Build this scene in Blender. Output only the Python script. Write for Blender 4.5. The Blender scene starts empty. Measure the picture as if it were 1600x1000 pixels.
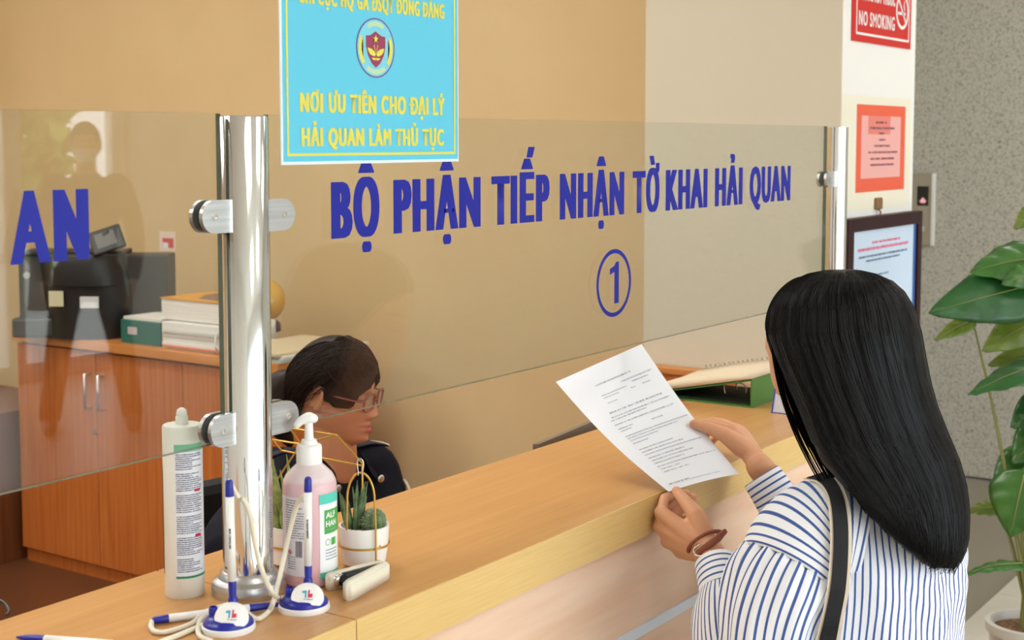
import bpy, bmesh, math, random
from mathutils import Vector, Matrix, Quaternion
from mathutils.bvhtree import BVHTree

random.seed(7)
SC = bpy.context.scene
COL = SC.collection
PI = math.pi

# ------------------------------------------------------------------ camera, world, lights
EYE = Vector((0.0, 0.0, 1.67))
PITCH, YAW, FPX = math.radians(4.63), math.radians(34.481), 2235.0
FW = Vector((math.cos(YAW) * math.cos(PITCH), math.sin(YAW) * math.cos(PITCH), -math.sin(PITCH)))
RT = Vector((math.sin(YAW), -math.cos(YAW), 0.0))
UP = RT.cross(FW)
cam_data = bpy.data.cameras.new('camera')
cam = bpy.data.objects.new('camera', cam_data)
COL.objects.link(cam)
cam_data.sensor_width = 36.0
cam_data.lens = 36.0 * FPX / 1600.0
cam_data.shift_y = -100.0 / 1600.0
cam_data.clip_start = 0.05
cam.matrix_world = Matrix(((RT.x, UP.x, -FW.x, EYE.x), (RT.y, UP.y, -FW.y, EYE.y), (RT.z, UP.z, -FW.z, EYE.z), (0, 0, 0, 1)))
SC.camera = cam
cam_data.dof.use_dof = True
cam_data.dof.focus_distance = 2.25
cam_data.dof.aperture_fstop = 9.0

world = bpy.data.worlds.new('daylight')
SC.world = world
world.use_nodes = True
wn = world.node_tree
wn.nodes.clear()
w_out = wn.nodes.new('ShaderNodeOutputWorld')
w_bg = wn.nodes.new('ShaderNodeBackground')
w_bg.inputs['Color'].default_value = (0.86, 0.93, 1.0, 1)
w_bg.inputs['Strength'].default_value = 6.0
wn.links.new(w_bg.outputs[0], w_out.inputs[0])

LAMP_STRENGTH = 4.6        # fill lamps added over the hall
OFFICE_STRENGTH = 9.8      # fill lamps added over the desks behind the counter
SC.view_settings.view_transform = 'Standard'
SC.view_settings.look = 'None'
SC.view_settings.gamma = 1.0
SC.view_settings.use_curve_mapping = False
SC.view_settings.exposure = 0.12


# ------------------------------------------------------------------ helpers
def ray_dir(px, py):
    return FW * FPX + RT * (px - 800.0) + UP * (400.0 - py)

def at(px, py, d):
    """point seen in that direction at the distance d along the optical axis"""
    return EYE + ray_dir(px, py) * (d / FPX)

def on_z(px, py, z):
    r = ray_dir(px, py)
    return EYE + r * ((z - EYE.z) / r.z)

def on_y(px, py, y):
    r = ray_dir(px, py)
    return EYE + r * (y / r.y)

def lin(c):
    c = c / 255.0
    return c / 12.92 if c <= 0.04045 else ((c + 0.055) / 1.055) ** 2.4

def rgb(r, g, b):
    return (lin(r), lin(g), lin(b), 1.0)

MATS = {}
def mat(name, col, rough=0.5, metal=0.0, spec=0.5, **kw):
    if name in MATS:
        return MATS[name]
    m = bpy.data.materials.new(name)
    m.use_nodes = True
    b = m.node_tree.nodes['Principled BSDF']
    b.inputs['Base Color'].default_value = col
    b.inputs['Roughness'].default_value = rough
    b.inputs['Metallic'].default_value = metal
    b.inputs['Specular IOR Level'].default_value = spec
    for k, v in kw.items():
        b.inputs[k.replace('_', ' ')].default_value = v
    MATS[name] = m
    return m

def nodes(m):
    nt = m.node_tree
    return nt, nt.nodes['Principled BSDF']

def N(nt, kind, **props):
    n = nt.nodes.new(kind)
    for k, v in props.items():
        setattr(n, k, v)
    return n

def ramp(nt, fac, stops):
    r = N(nt, 'ShaderNodeValToRGB')
    els = r.color_ramp.elements
    while len(els) < len(stops):
        els.new(0.5)
    for e, (p, c) in zip(els, stops):
        e.position = p
        e.color = c
    nt.links.new(fac, r.inputs[0])
    return r.outputs[0]

def grain(m, c1, c2, scale=(1, 1, 1), nscale=6.0, coord='Object', detail=5.0, bump=0.0, mid=None, lo=0.3, hi=0.7):
    nt, b = nodes(m)
    tc = N(nt, 'ShaderNodeTexCoord')
    mp = N(nt, 'ShaderNodeMapping')
    mp.inputs['Scale'].default_value = scale
    no = N(nt, 'ShaderNodeTexNoise')
    no.inputs['Scale'].default_value = nscale
    no.inputs['Detail'].default_value = detail
    nt.links.new(tc.outputs[coord], mp.inputs[0])
    nt.links.new(mp.outputs[0], no.inputs['Vector'])
    stops = [(lo, c1), (hi, c2)] if mid is None else [(lo, c1), ((lo + hi) / 2, mid), (hi, c2)]
    nt.links.new(ramp(nt, no.outputs['Fac'], stops), b.inputs['Base Color'])
    if bump:
        bp = N(nt, 'ShaderNodeBump')
        bp.inputs['Strength'].default_value = bump
        bp.inputs['Distance'].default_value = 0.002
        nt.links.new(no.outputs['Fac'], bp.inputs['Height'])
        nt.links.new(bp.outputs[0], b.inputs['Normal'])
    return m

def stripes(name, axis, period=0.0108, duty=0.29, white=rgb(240, 241, 246), blue=rgb(66, 94, 158)):
    """woven stripes along one UV axis (UV in metres)"""
    m = mat(name, white, 0.8, spec=0.2)
    nt, b = nodes(m)
    tc = N(nt, 'ShaderNodeTexCoord')
    sp = N(nt, 'ShaderNodeSeparateXYZ')
    nt.links.new(tc.outputs['UV'], sp.inputs[0])
    d = N(nt, 'ShaderNodeMath', operation='DIVIDE')
    d.inputs[1].default_value = period
    nt.links.new(sp.outputs[axis], d.inputs[0])
    fr = N(nt, 'ShaderNodeMath', operation='FRACT')
    nt.links.new(d.outputs[0], fr.inputs[0])
    e = 0.06
    c = ramp(nt, fr.outputs[0], [(0.0, white), (0.3, white), (0.3 + e, blue), (0.3 + duty, blue), (0.3 + duty + e, white)])
    nt.links.new(c, b.inputs['Base Color'])
    return m

def printed(name, ink, paper, cells=(900, 1), thr=0.42):
    """broken dark dashes, like lines of type too small to read"""
    m = mat(name, ink, 0.7, spec=0.2)
    nt, b = nodes(m)
    tc = N(nt, 'ShaderNodeTexCoord')
    mp = N(nt, 'ShaderNodeMapping')
    mp.inputs['Scale'].default_value = (cells[0], cells[1], 1)
    no = N(nt, 'ShaderNodeTexNoise')
    no.inputs['Scale'].default_value = 1.0
    no.inputs['Detail'].default_value = 2.0
    nt.links.new(tc.outputs['UV'], mp.inputs[0])
    nt.links.new(mp.outputs[0], no.inputs['Vector'])
    nt.links.new(ramp(nt, no.outputs['Fac'], [(thr, paper), (thr + 0.12, ink)]), b.inputs['Base Color'])
    return m

def link_mesh(name, me, material=None, parent=None, smooth=False):
    o = bpy.data.objects.new(name, me)
    COL.objects.link(o)
    if material is not None:
        for mm in (material if isinstance(material, (list, tuple)) else [material]):
            me.materials.append(mm)
    if parent is not None:
        o.parent = parent
        o.matrix_parent_inverse = wmat(parent).inverted()
    if smooth:
        me.polygons.foreach_set('use_smooth', [True] * len(me.polygons))
    return o

def wmat(o):
    m = o.matrix_basis.copy()
    while o.parent is not None:
        m = o.parent.matrix_basis @ o.matrix_parent_inverse @ m
        o = o.parent
    return m

def obj(name, bm, material=None, parent=None, smooth=False, recalc=True):
    if recalc:
        bmesh.ops.recalc_face_normals(bm, faces=bm.faces)
    me = bpy.data.meshes.new(name)
    bm.to_mesh(me)
    bm.free()
    return link_mesh(name, me, material, parent, smooth)

def tag(o, label, cat, group=None):
    o['label'] = label
    o['category'] = cat
    if group:
        o['group'] = group
    return o

def thing(name, label, cat, loc=(0, 0, 0), group=None):
    o = bpy.data.objects.new(name, None)
    COL.objects.link(o)
    o.location = loc
    o.empty_display_size = 0.05
    return tag(o, label, cat, group)

def struct(o):
    o['kind'] = 'structure'
    return o

def box(bm, x0, x1, y0, y1, z0, z1, bev=0.0, M=None, seg=2):
    r = bmesh.ops.create_cube(bm, size=1.0)
    vs = r['verts']
    for v in vs:
        v.co = Vector(((x0 + x1) / 2 + v.co.x * (x1 - x0), (y0 + y1) / 2 + v.co.y * (y1 - y0), (z0 + z1) / 2 + v.co.z * (z1 - z0)))
    es = list({e for v in vs for e in v.link_edges})
    if bev > 0:
        r2 = bmesh.ops.bevel(bm, geom=es, offset=bev, segments=seg, affect='EDGES', profile=0.5)
        vs = list({v for f in r2['faces'] for v in f.verts} | {v for v in vs if v.is_valid})
    if M is not None:
        bmesh.ops.transform(bm, matrix=M, verts=[v for v in vs if v.is_valid])
    return vs

def bx(name, x0, x1, y0, y1, z0, z1, material, parent=None, bev=0.0, M=None):
    bm = bmesh.new()
    box(bm, x0, x1, y0, y1, z0, z1, bev, M)
    return obj(name, bm, material, parent)

def catmull(pts, n):
    pts = [Vector(p) for p in pts]
    if len(pts) < 3:
        return [pts[0].lerp(pts[-1], i / n) for i in range(n + 1)]
    P = [pts[0] * 2 - pts[1]] + pts + [pts[-1] * 2 - pts[-2]]
    out = []
    segs = len(pts) - 1
    for i in range(n + 1):
        t = i / n * segs
        k = min(int(t), segs - 1)
        t -= k
        a, b, c, d = P[k], P[k + 1], P[k + 2], P[k + 3]
        out.append(0.5 * ((2 * b) + (c - a) * t + (2 * a - 5 * b + 4 * c - d) * t * t + (3 * b - a - 3 * c + d) * t ** 3))
    return out

def interp(vals, n):
    if isinstance(vals, (int, float)):
        return [vals] * (n + 1)
    if len(vals) == 2 and n >= 1:
        return [vals[0] + (vals[1] - vals[0]) * i / n for i in range(n + 1)]
    c = catmull([(v, 0, 0) for v in vals], n)
    return [v.x for v in c]

def tube(bm, pts, rad, n=12, steps=None, rad2=None, up=None, caps=True, round_caps=True, disp=None, uv=None, uscale=None):
    """sweep an ellipse (rad along the side, rad2 along the normal) through the points"""
    if steps is None:
        steps = len(pts) - 1
        P = [Vector(p) for p in pts]
        R = interp(rad, steps) if not isinstance(rad, (int, float)) and len(rad) != steps + 1 else (list(rad) if not isinstance(rad, (int, float)) else [rad] * (steps + 1))
    else:
        P = catmull(pts, steps)
        R = interp(rad, steps)
    R2 = R if rad2 is None else interp(rad2, steps)
    T = []
    for i in range(len(P)):
        t = P[min(i + 1, len(P) - 1)] - P[max(i - 1, 0)]
        T.append(t.normalized() if t.length > 1e-9 else Vector((0, 0, 1)))
    nrm = Vector(up) if up is not None else (Vector((0, 0, 1)) if abs(T[0].z) < 0.9 else Vector((1, 0, 0)))
    nrm = (nrm - T[0] * nrm.dot(T[0])).normalized()
    frames = []
    for i in range(len(P)):
        if up is not None:
            u = Vector(up)
            c = u - T[i] * u.dot(T[i])
            nrm = c.normalized() if c.length > 1e-4 else nrm
        else:
            if i > 0:
                nrm = T[i - 1].rotation_difference(T[i]) @ nrm
            nrm = (nrm - T[i] * nrm.dot(T[i])).normalized()
        frames.append((P[i], nrm.copy(), T[i].cross(nrm), R[i], R2[i], T[i]))
    if round_caps and caps:
        def capf(fr, sgn):
            out = []
            for a in (0.30, 0.62, 0.88):
                s, c = math.sin(a * PI / 2), math.cos(a * PI / 2)
                p, nn, bb, r, r2, t = fr
                out.append((p + t * (sgn * min(r, r2) * s), nn, bb, r * c, r2 * c, t))
            return out
        frames = capf(frames[0], -1)[::-1] + frames + capf(frames[-1], 1)
    rings = []
    uvl = bm.loops.layers.uv.verify() if uv else None
    L = 0.0
    prev = None
    for i, (p, nn, bb, r, r2, t) in enumerate(frames):
        if prev is not None:
            L += (p - prev).length
        prev = p
        ring = []
        for k in range(n):
            a = 2 * PI * k / n
            q = 0.0 if disp is None else disp(i / (len(frames) - 1), a)
            ring.append(bm.verts.new(p + bb * ((r + q) * math.cos(a)) + nn * ((r2 + q) * math.sin(a))))
        rings.append((ring, L))
    us = uscale if uscale else 2 * PI * (sum(R) / len(R) + sum(R2) / len(R2)) / 2
    for i in range(len(rings) - 1):
        for k in range(n):
            k2 = (k + 1) % n
            f = bm.faces.new((rings[i][0][k], rings[i][0][k2], rings[i + 1][0][k2], rings[i + 1][0][k]))
            if uvl:
                for lp, (uu, vv) in zip(f.loops, ((k, i), (k + 1, i), (k + 1, i + 1), (k, i + 1))):
                    lp[uvl].uv = (uu / n * us, rings[vv][1])
    if caps:
        bm.faces.new(rings[0][0][::-1])
        bm.faces.new(rings[-1][0])
    return rings

def tb(name, pts, rad, material, parent=None, n=12, steps=None, smooth=True, **kw):
    bm = bmesh.new()
    tube(bm, pts, rad, n=n, steps=steps, **kw)
    return obj(name, bm, material, parent, smooth)

def lathe(bm, prof, cx=0, cy=0, z0=0, n=32, M=None):
    """revolve (radius, z) pairs about a vertical axis; closes at radius 0"""
    rings = []
    vs = []
    for r, z in prof:
        if r <= 1e-6:
            ring = [bm.verts.new((cx, cy, z0 + z))]
        else:
            ring = [bm.verts.new((cx + r * math.cos(2 * PI * k / n), cy + r * math.sin(2 * PI * k / n), z0 + z)) for k in range(n)]
        rings.append(ring)
        vs += ring
    for a, b in zip(rings[:-1], rings[1:]):
        if len(a) == 1 and len(b) == 1:
            continue
        for k in range(n):
            k2 = (k + 1) % n
            if len(a) == 1:
                bm.faces.new((a[0], b[k2], b[k]))
            elif len(b) == 1:
                bm.faces.new((a[k], a[k2], b[0]))
            else:
                bm.faces.new((a[k], a[k2], b[k2], b[k]))
    if M is not None:
        bmesh.ops.transform(bm, matrix=M, verts=vs)
    return vs

def lt(name, prof, material, parent=None, cx=0, cy=0, z0=0, n=32, smooth=True, M=None):
    bm = bmesh.new()
    lathe(bm, prof, cx, cy, z0, n, M)
    o = obj(name, bm, material, parent, smooth)
    if smooth:
        sharp(o)
    return o

def sharp(o, deg=38):
    me = o.data
    bm = bmesh.new()
    bm.from_mesh(me)
    for e in bm.edges:
        if len(e.link_faces) == 2 and e.calc_face_angle(0) > math.radians(deg):
            e.smooth = False
    bm.to_mesh(me)
    bm.free()

def ellipsoid(bm, c, r, M=None, seg=20, ring=14):
    res = bmesh.ops.create_uvsphere(bm, u_segments=seg, v_segments=ring, radius=1.0)
    for v in res['verts']:
        v.co = Vector((v.co.x * r[0], v.co.y * r[1], v.co.z * r[2]))
        if M is not None:
            v.co = M @ v.co
        v.co += Vector(c)
    return res['verts']

def remesh(bm, voxel, smooth_it=2):
    me = bpy.data.meshes.new('tmp')
    bmesh.ops.recalc_face_normals(bm, faces=bm.faces)
    bm.to_mesh(me)
    bm.free()
    o = bpy.data.objects.new('tmp', me)
    COL.objects.link(o)
    md = o.modifiers.new('r', 'REMESH')
    md.mode = 'VOXEL'
    md.voxel_size = voxel
    md.adaptivity = 0.0
    if smooth_it:
        s = o.modifiers.new('s', 'SMOOTH')
        s.factor = 0.5
        s.iterations = smooth_it
    dg = bpy.context.evaluated_depsgraph_get()
    dg.update()
    out = bpy.data.meshes.new_from_object(o.evaluated_get(dg))
    bpy.data.objects.remove(o)
    bpy.data.meshes.remove(me)
    out.polygons.foreach_set('use_smooth', [True] * len(out.polygons))
    return out

def glyph_mesh(text, bold=0.0, res=3, track=1.0):
    """filled outline of a line of text in em units, base line on y = 0"""
    cu = bpy.data.curves.new('t', 'FONT')
    cu.body = text
    cu.size = 1.0
    cu.space_character = track
    cu.offset = bold
    cu.resolution_u = res
    cu.fill_mode = 'BOTH'
    o = bpy.data.objects.new('t', cu)
    COL.objects.link(o)
    dg = bpy.context.evaluated_depsgraph_get()
    dg.update()
    me = bpy.data.meshes.new_from_object(o.evaluated_get(dg))
    bpy.data.objects.remove(o)
    bpy.data.curves.remove(cu)
    return me

ADV = {}
def span(t):
    me = glyph_mesh(t)
    xs = [v.co.x for v in me.vertices]
    bpy.data.meshes.remove(me)
    return max(xs) - min(xs)

def line_mesh(text, bold, track):
    """set the line letter by letter; letters whose outline breaks when thickened keep a thinner outline"""
    bm = bmesh.new()
    x = 0.0
    base = span('HH')
    for ch in text:
        if ch not in ADV:
            ADV[ch] = span('H' + ch + 'H') - base
        if ch != ' ':
            b_ = 0.0 if ch == 'M' else (min(bold, 0.006) if ch in 'ƠỜƯ' else bold)
            me = glyph_mesh('D' if ch == 'Đ' else ch, b_)
            n0 = len(bm.verts)
            bm.from_mesh(me)
            bm.verts.ensure_lookup_table()
            for v in bm.verts[n0:]:
                v.co.x += x
            bpy.data.meshes.remove(me)
            if ch == 'Đ':
                bm.faces.new([bm.verts.new((x + p, q, 0.0)) for p, q in ((-0.04, 0.335), (0.07, 0.335), (0.07, 0.42), (-0.04, 0.42))])
                bm.faces.new([bm.verts.new((x + p, q, 0.0)) for p, q in ((0.185, 0.335), (0.36, 0.335), (0.36, 0.42), (0.185, 0.42))])
        x += ADV[ch] + (track - 1.0) * 0.62
    me = bpy.data.meshes.new('line')
    bm.to_mesh(me)
    bm.free()
    return me

def text_obj(name, text, place, width, cap, material, parent=None, bold=0.02, align='left', heavy=0.0, track=1.0):
    """place(x, y) maps metres along the line and above the base line to a point; heavy thickens the stems sideways"""
    me = line_mesh(text, bold, track)
    if heavy:
        bm = bmesh.new()
        nst = max(1, int(math.ceil(heavy / 0.03)))
        for k in range(-nst, nst + 1):
            a = len(bm.verts)
            bm.from_mesh(me)
            bm.verts.ensure_lookup_table()
            for v in bm.verts[a:]:
                v.co.x += heavy * k / nst
                v.co.z = (k + nst) * 1.0
        bm.to_mesh(me)
        bm.free()
    xs = [v.co.x for v in me.vertices]
    x0, x1 = min(xs), max(xs)
    sy = cap / 0.728
    sx = width / (x1 - x0) if width else sy
    w = (x1 - x0) * sx
    off = 0 if align == 'left' else -w / 2
    up_ = (place(0.001, 0) - place(0, 0)).cross(place(0, 0.001) - place(0, 0)).normalized()
    for v in me.vertices:
        v.co = place((v.co.x - x0) * sx + off, v.co.y * sy) + up_ * (v.co.z * 4e-5 if heavy else 0.0)
    return link_mesh(name, me, material, parent)

def strips(name, segs, place, material, parent=None, sub=1):
    """flat printed bars: (x0, x1, y, h)"""
    bm = bmesh.new()
    uvl = bm.loops.layers.uv.verify()
    for (x0, x1, y, h) in segs:
        off = random.random() * 50
        for s in range(sub):
            a, b = x0 + (x1 - x0) * s / sub, x0 + (x1 - x0) * (s + 1) / sub
            q = [(a, y), (b, y), (b, y + h), (a, y + h)]
            f = bm.faces.new([bm.verts.new(place(*p)) for p in q])
            for lp, p in zip(f.loops, q):
                lp[uvl].uv = (p[0] + off, p[1] + off)
    o = obj(name, bm, material, parent, recalc=False)
    if len(segs) > 1:
        o['kind'] = 'stuff'
    return o

def patch(name, x0, x1, y0, y1, place, material, parent=None, nx=1, ny=1):
    bm = bmesh.new()
    uvl = bm.loops.layers.uv.verify()
    V = [[bm.verts.new(place(x0 + (x1 - x0) * i / nx, y0 + (y1 - y0) * j / ny)) for i in range(nx + 1)] for j in range(ny + 1)]
    for j in range(ny):
        for i in range(nx):
            f = bm.faces.new((V[j][i], V[j][i + 1], V[j + 1][i + 1], V[j + 1][i]))
            for lp, (a, b) in zip(f.loops, ((i, j), (i + 1, j), (i + 1, j + 1), (i, j + 1))):
                lp[uvl].uv = (x0 + (x1 - x0) * a / nx, y0 + (y1 - y0) * b / ny)
    return obj(name, bm, material, parent, smooth=nx > 1, recalc=False)

def outline(name, pts, place, material, parent=None):
    bm = bmesh.new()
    f = bm.faces.new([bm.verts.new(place(*p)) for p in pts])
    bmesh.ops.triangulate(bm, faces=[f])
    return obj(name, bm, material, parent, recalc=False)

def ring_pts(place, cx, cy, r0, r1, name, material, parent=None, n=48, ry=1.0):
    bm = bmesh.new()
    A = [bm.verts.new(place(cx + r0 * math.cos(2 * PI * k / n), cy + r0 * ry * math.sin(2 * PI * k / n))) for k in range(n)]
    B = [bm.verts.new(place(cx + r1 * math.cos(2 * PI * k / n), cy + r1 * ry * math.sin(2 * PI * k / n))) for k in range(n)]
    for k in range(n):
        bm.faces.new((A[k], A[(k + 1) % n], B[(k + 1) % n], B[k]))
    return obj(name, bm, material, parent, recalc=False)

def sstep(a, b, x):
    t = max(0.0, min(1.0, (x - a) / (b - a)))
    return t * t * (3 - 2 * t)


# ------------------------------------------------------------------ materials
M_wall = grain(mat('tan wall paint', rgb(210, 183, 137), 0.75, spec=0.25), rgb(207, 180, 134), rgb(213, 187, 141), (1, 1, 1), 2.0)
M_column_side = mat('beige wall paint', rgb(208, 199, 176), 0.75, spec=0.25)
M_white = mat('white wall paint', rgb(236, 234, 228), 0.7, spec=0.25)
M_ceiling = mat('ceiling white', rgb(238, 236, 230), 0.8, spec=0.2)
M_top = grain(mat('beech laminate top', rgb(198, 147, 88), 0.28, spec=0.45), rgb(190, 137, 79), rgb(205, 154, 95), (1.2, 22, 22), 3.0, lo=0.25, hi=0.75)
M_edge = grain(mat('pale edge band', rgb(222, 186, 120), 0.35), rgb(218, 181, 113), rgb(226, 192, 127), (3, 60, 90), 4.0)
M_front = grain(mat('pale front laminate', rgb(236, 202, 174), 0.4), rgb(228, 188, 158), rgb(242, 212, 186), (1.0, 10, 9), 3.2, lo=0.3, hi=0.72)
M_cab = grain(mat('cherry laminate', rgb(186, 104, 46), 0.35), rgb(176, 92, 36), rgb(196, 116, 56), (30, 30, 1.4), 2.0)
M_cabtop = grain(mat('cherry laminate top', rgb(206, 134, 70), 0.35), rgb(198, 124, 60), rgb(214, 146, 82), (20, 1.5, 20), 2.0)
M_darkwood = grain(mat('dark brown wood', rgb(104, 56, 26), 0.45), rgb(92, 48, 22), rgb(118, 66, 32), (30, 30, 1.4), 2.0)
M_steel = mat('polished steel', (0.78, 0.78, 0.77, 1), 0.09, 1.0)
M_brush = grain(mat('brushed steel', (0.6, 0.6, 0.6, 1), 0.32, 1.0), (0.52, 0.52, 0.52, 1), (0.66, 0.66, 0.66, 1), (1, 1, 30), 8)
M_alu = mat('aluminium strip with sky tint', rgb(222, 234, 248), 0.4, 0.0)  # bluish sky reflection is put into the strip's base colour
M_black = mat('black plastic', rgb(24, 24, 26), 0.4)
M_dark = mat('dark grey plastic', rgb(58, 58, 58), 0.5)
M_blue = mat('blue plastic', rgb(30, 38, 150), 0.3)
M_vinyl = mat('blue vinyl letters', rgb(22, 32, 150), 0.45, spec=0.3)
M_whitep = mat('white plastic', rgb(240, 240, 238), 0.35)
M_cream = mat('cream plastic', rgb(232, 226, 206), 0.4)
M_paper = mat('white paper', rgb(236, 238, 244), 0.8, spec=0.15)
M_paper2 = grain(mat('paper edges', rgb(226, 218, 208), 0.85, spec=0.1), rgb(206, 198, 188), rgb(236, 230, 222), (2, 2, 260), 3)
M_skin = mat('skin', rgb(222, 166, 128), 0.5, spec=0.35)
M_hair = mat('black hair', rgb(13, 11, 12), 0.40, spec=0.2)
M_hair2 = mat('dark brown hair', rgb(44, 30, 25), 0.5, spec=0.25)
M_navy = mat('navy uniform cloth', rgb(22, 23, 34), 0.8, spec=0.15)
M_gold = mat('gold wire', rgb(206, 164, 74), 0.3, 0.7)
M_ceramic = mat('white ceramic', rgb(240, 240, 236), 0.22)
M_print = printed('small grey type', rgb(80, 84, 100), rgb(205, 208, 216), (700, 300))
M_printd = printed('small dark type', rgb(92, 96, 120), rgb(208, 212, 222), (900, 300), 0.38)
M_red = mat('red print', rgb(206, 36, 30), 0.45, spec=0.3)

def glass_mat(name, tint, f0=0.04, rough=0.0):
    m = bpy.data.materials.new(name)
    m.use_nodes = True
    nt = m.node_tree
    nt.nodes.clear()
    out = N(nt, 'ShaderNodeOutputMaterial')
    geo = N(nt, 'ShaderNodeNewGeometry')
    dot = N(nt, 'ShaderNodeVectorMath', operation='DOT_PRODUCT')
    nt.links.new(geo.outputs['Normal'], dot.inputs[0])
    nt.links.new(geo.outputs['Incoming'], dot.inputs[1])
    ab = N(nt, 'ShaderNodeMath', operation='ABSOLUTE')
    nt.links.new(dot.outputs['Value'], ab.inputs[0])
    inv = N(nt, 'ShaderNodeMath', operation='SUBTRACT', use_clamp=True)
    inv.inputs[0].default_value = 1.0
    nt.links.new(ab.outputs[0], inv.inputs[1])
    pw = N(nt, 'ShaderNodeMath', operation='POWER')
    pw.inputs[1].default_value = 5.0
    nt.links.new(inv.outputs[0], pw.inputs[0])
    ma = N(nt, 'ShaderNodeMath', operation='MULTIPLY_ADD')
    ma.inputs[1].default_value = 1.0 - f0
    ma.inputs[2].default_value = f0
    nt.links.new(pw.outputs[0], ma.inputs[0])
    tr = N(nt, 'ShaderNodeBsdfTransparent')
    tr.inputs[0].default_value = tint
    gl = N(nt, 'ShaderNodeBsdfGlossy')
    gl.inputs['Color'].default_value = (1, 1, 1, 1)
    gl.inputs['Roughness'].default_value = rough
    mx = N(nt, 'ShaderNodeMixShader')
    nt.links.new(ma.outputs[0], mx.inputs[0])
    nt.links.new(tr.outputs[0], mx.inputs[1])
    nt.links.new(gl.outputs[0], mx.inputs[2])
    nt.links.new(mx.outputs[0], out.inputs[0])
    return m

M_glass = glass_mat('clear screen glass', (0.93, 0.945, 0.93, 1))
M_pane = glass_mat('window glass', (0.96, 0.97, 0.97, 1))
M_glassedge = mat('green glass edge', rgb(74, 84, 66), 0.25)  # greenish edge, its colour darkened for the dark it reflects

# granite
M_granite = mat('speckled granite', rgb(160, 154, 138), 0.5, spec=0.3)
nt, b = nodes(M_granite)
tc = N(nt, 'ShaderNodeTexCoord')
n1 = N(nt, 'ShaderNodeTexNoise'); n1.inputs['Scale'].default_value = 78; n1.inputs['Detail'].default_value = 3
n2 = N(nt, 'ShaderNodeTexVoronoi'); n2.inputs['Scale'].default_value = 90
nt.links.new(tc.outputs['Object'], n1.inputs['Vector']); nt.links.new(tc.outputs['Object'], n2.inputs['Vector'])
c1 = ramp(nt, n1.outputs['Fac'], [(0.33, rgb(156, 153, 142)), (0.48, rgb(184, 180, 168)), (0.66, rgb(196, 191, 177))])
c2 = ramp(nt, n2.outputs['Color'], [(0.05, rgb(170, 164, 152)), (0.22, rgb(245, 245, 245))])
mxn = N(nt, 'ShaderNodeMix', data_type='RGBA', blend_type='MULTIPLY')
mxn.inputs['Factor'].default_value = 0.6
nt.links.new(c1, mxn.inputs['A']); nt.links.new(c2, mxn.inputs['B'])
nt.links.new(mxn.outputs['Result'], b.inputs['Base Color'])

# ------------------------------------------------------------------ room shell
XW, XE, YF, ZC = -3.2, 7.08, -5.75, 3.25
struct(bx('floor', XW - 0.2, XE + 0.2, YF - 0.1, 6.4, -0.2, -0.012, mat('mortar bed', rgb(140, 132, 116), 0.7)))
M_tile = grain(mat('beige floor tile', rgb(204, 197, 182), 0.30, spec=0.5), rgb(199, 191, 176), rgb(209, 203, 189), (1, 1, 1), 3.0)
floor = bpy.data.objects['floor']
tile_me = None
for i in range(17):
    for j in range(12):
        x0, y0 = XE - 0.002 - (i + 1) * 0.6, YF + j * 0.6
        if tile_me is None:
            bm = bmesh.new()
            box(bm, 0.0015, 0.5985, 0.0015, 0.5985, -0.012, 0.0)
            bmesh.ops.recalc_face_normals(bm, faces=bm.faces)
            tile_me = bpy.data.meshes.new('tile')
            bm.to_mesh(tile_me); bm.free()
            tile_me.materials.append(M_tile)
        t = bpy.data.objects.new('tile', tile_me)
        COL.objects.link(t)
        t.parent = floor
        t.location = (x0, y0, 0)
struct(bx('trim_staff_floor', XW, 4.5, 1.47, 6.4, -0.012, 0.0, mat('staff floor', rgb(92, 54, 30), 0.4)))
struct(bx('ceiling', XW - 0.2, XE + 0.2, YF - 0.1, 6.4, ZC, ZC + 0.15, M_ceiling))
struct(bx('wall_staff', 4.22, 4.36, 2.02, 6.2, 0, ZC, M_wall))
struct(bx('wall_staff_back', XW, 4.36, 6.2, 6.34, 0, ZC, M_wall))
struct(bx('wall_left', XW - 0.15, XW, YF, 6.34, 0, ZC, M_white))
struct(bx('wall_granite', XE, XE + 0.15, YF, 6.2, 0, ZC, M_granite))
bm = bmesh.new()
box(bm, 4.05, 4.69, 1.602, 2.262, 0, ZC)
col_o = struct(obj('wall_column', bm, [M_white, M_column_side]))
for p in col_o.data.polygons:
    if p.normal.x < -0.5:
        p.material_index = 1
struct(bx('wall_lobby', 4.69, XE, 3.4, 3.5, 0, ZC, M_white))

# front wall of the hall: glazed from floor to head height
struct(bx('wall_front', XW, XE, YF - 0.16, YF, 2.75, ZC, M_white))
struct(bx('wall_front_end', 7.06, XE, YF - 0.16, YF, 0, 2.75, M_white))
M_frame = mat('white window frame', rgb(238, 240, 240), 0.4)
edges = [-3.2, -1.5, 0.2, 1.9, 3.6, 5.1, 6.13, 7.06]
for k in range(len(edges) - 1):
    a, c = edges[k], edges[k + 1]
    w = bpy.data.objects.new('window_%d' % (k + 1), None)
    COL.objects.link(w)
    w.location = ((a + c) / 2, YF - 0.08, 0)
    w['kind'] = 'structure'
    bm = bmesh.new()
    box(bm, a, a + 0.07, YF - 0.12, YF - 0.04, 0, 2.75)
    box(bm, c - 0.07, c, YF - 0.12, YF - 0.04, 0, 2.75)
    box(bm, a + 0.07, c - 0.07, YF - 0.12, YF - 0.04, 0, 0.12)
    box(bm, a + 0.07, c - 0.07, YF - 0.12, YF - 0.04, 2.65, 2.75)
    obj('frame', bm, M_frame, w)
    bx('pane', a + 0.07, c - 0.07, YF - 0.084, YF - 0.078, 0.12, 2.65, M_pane, w)

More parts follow.
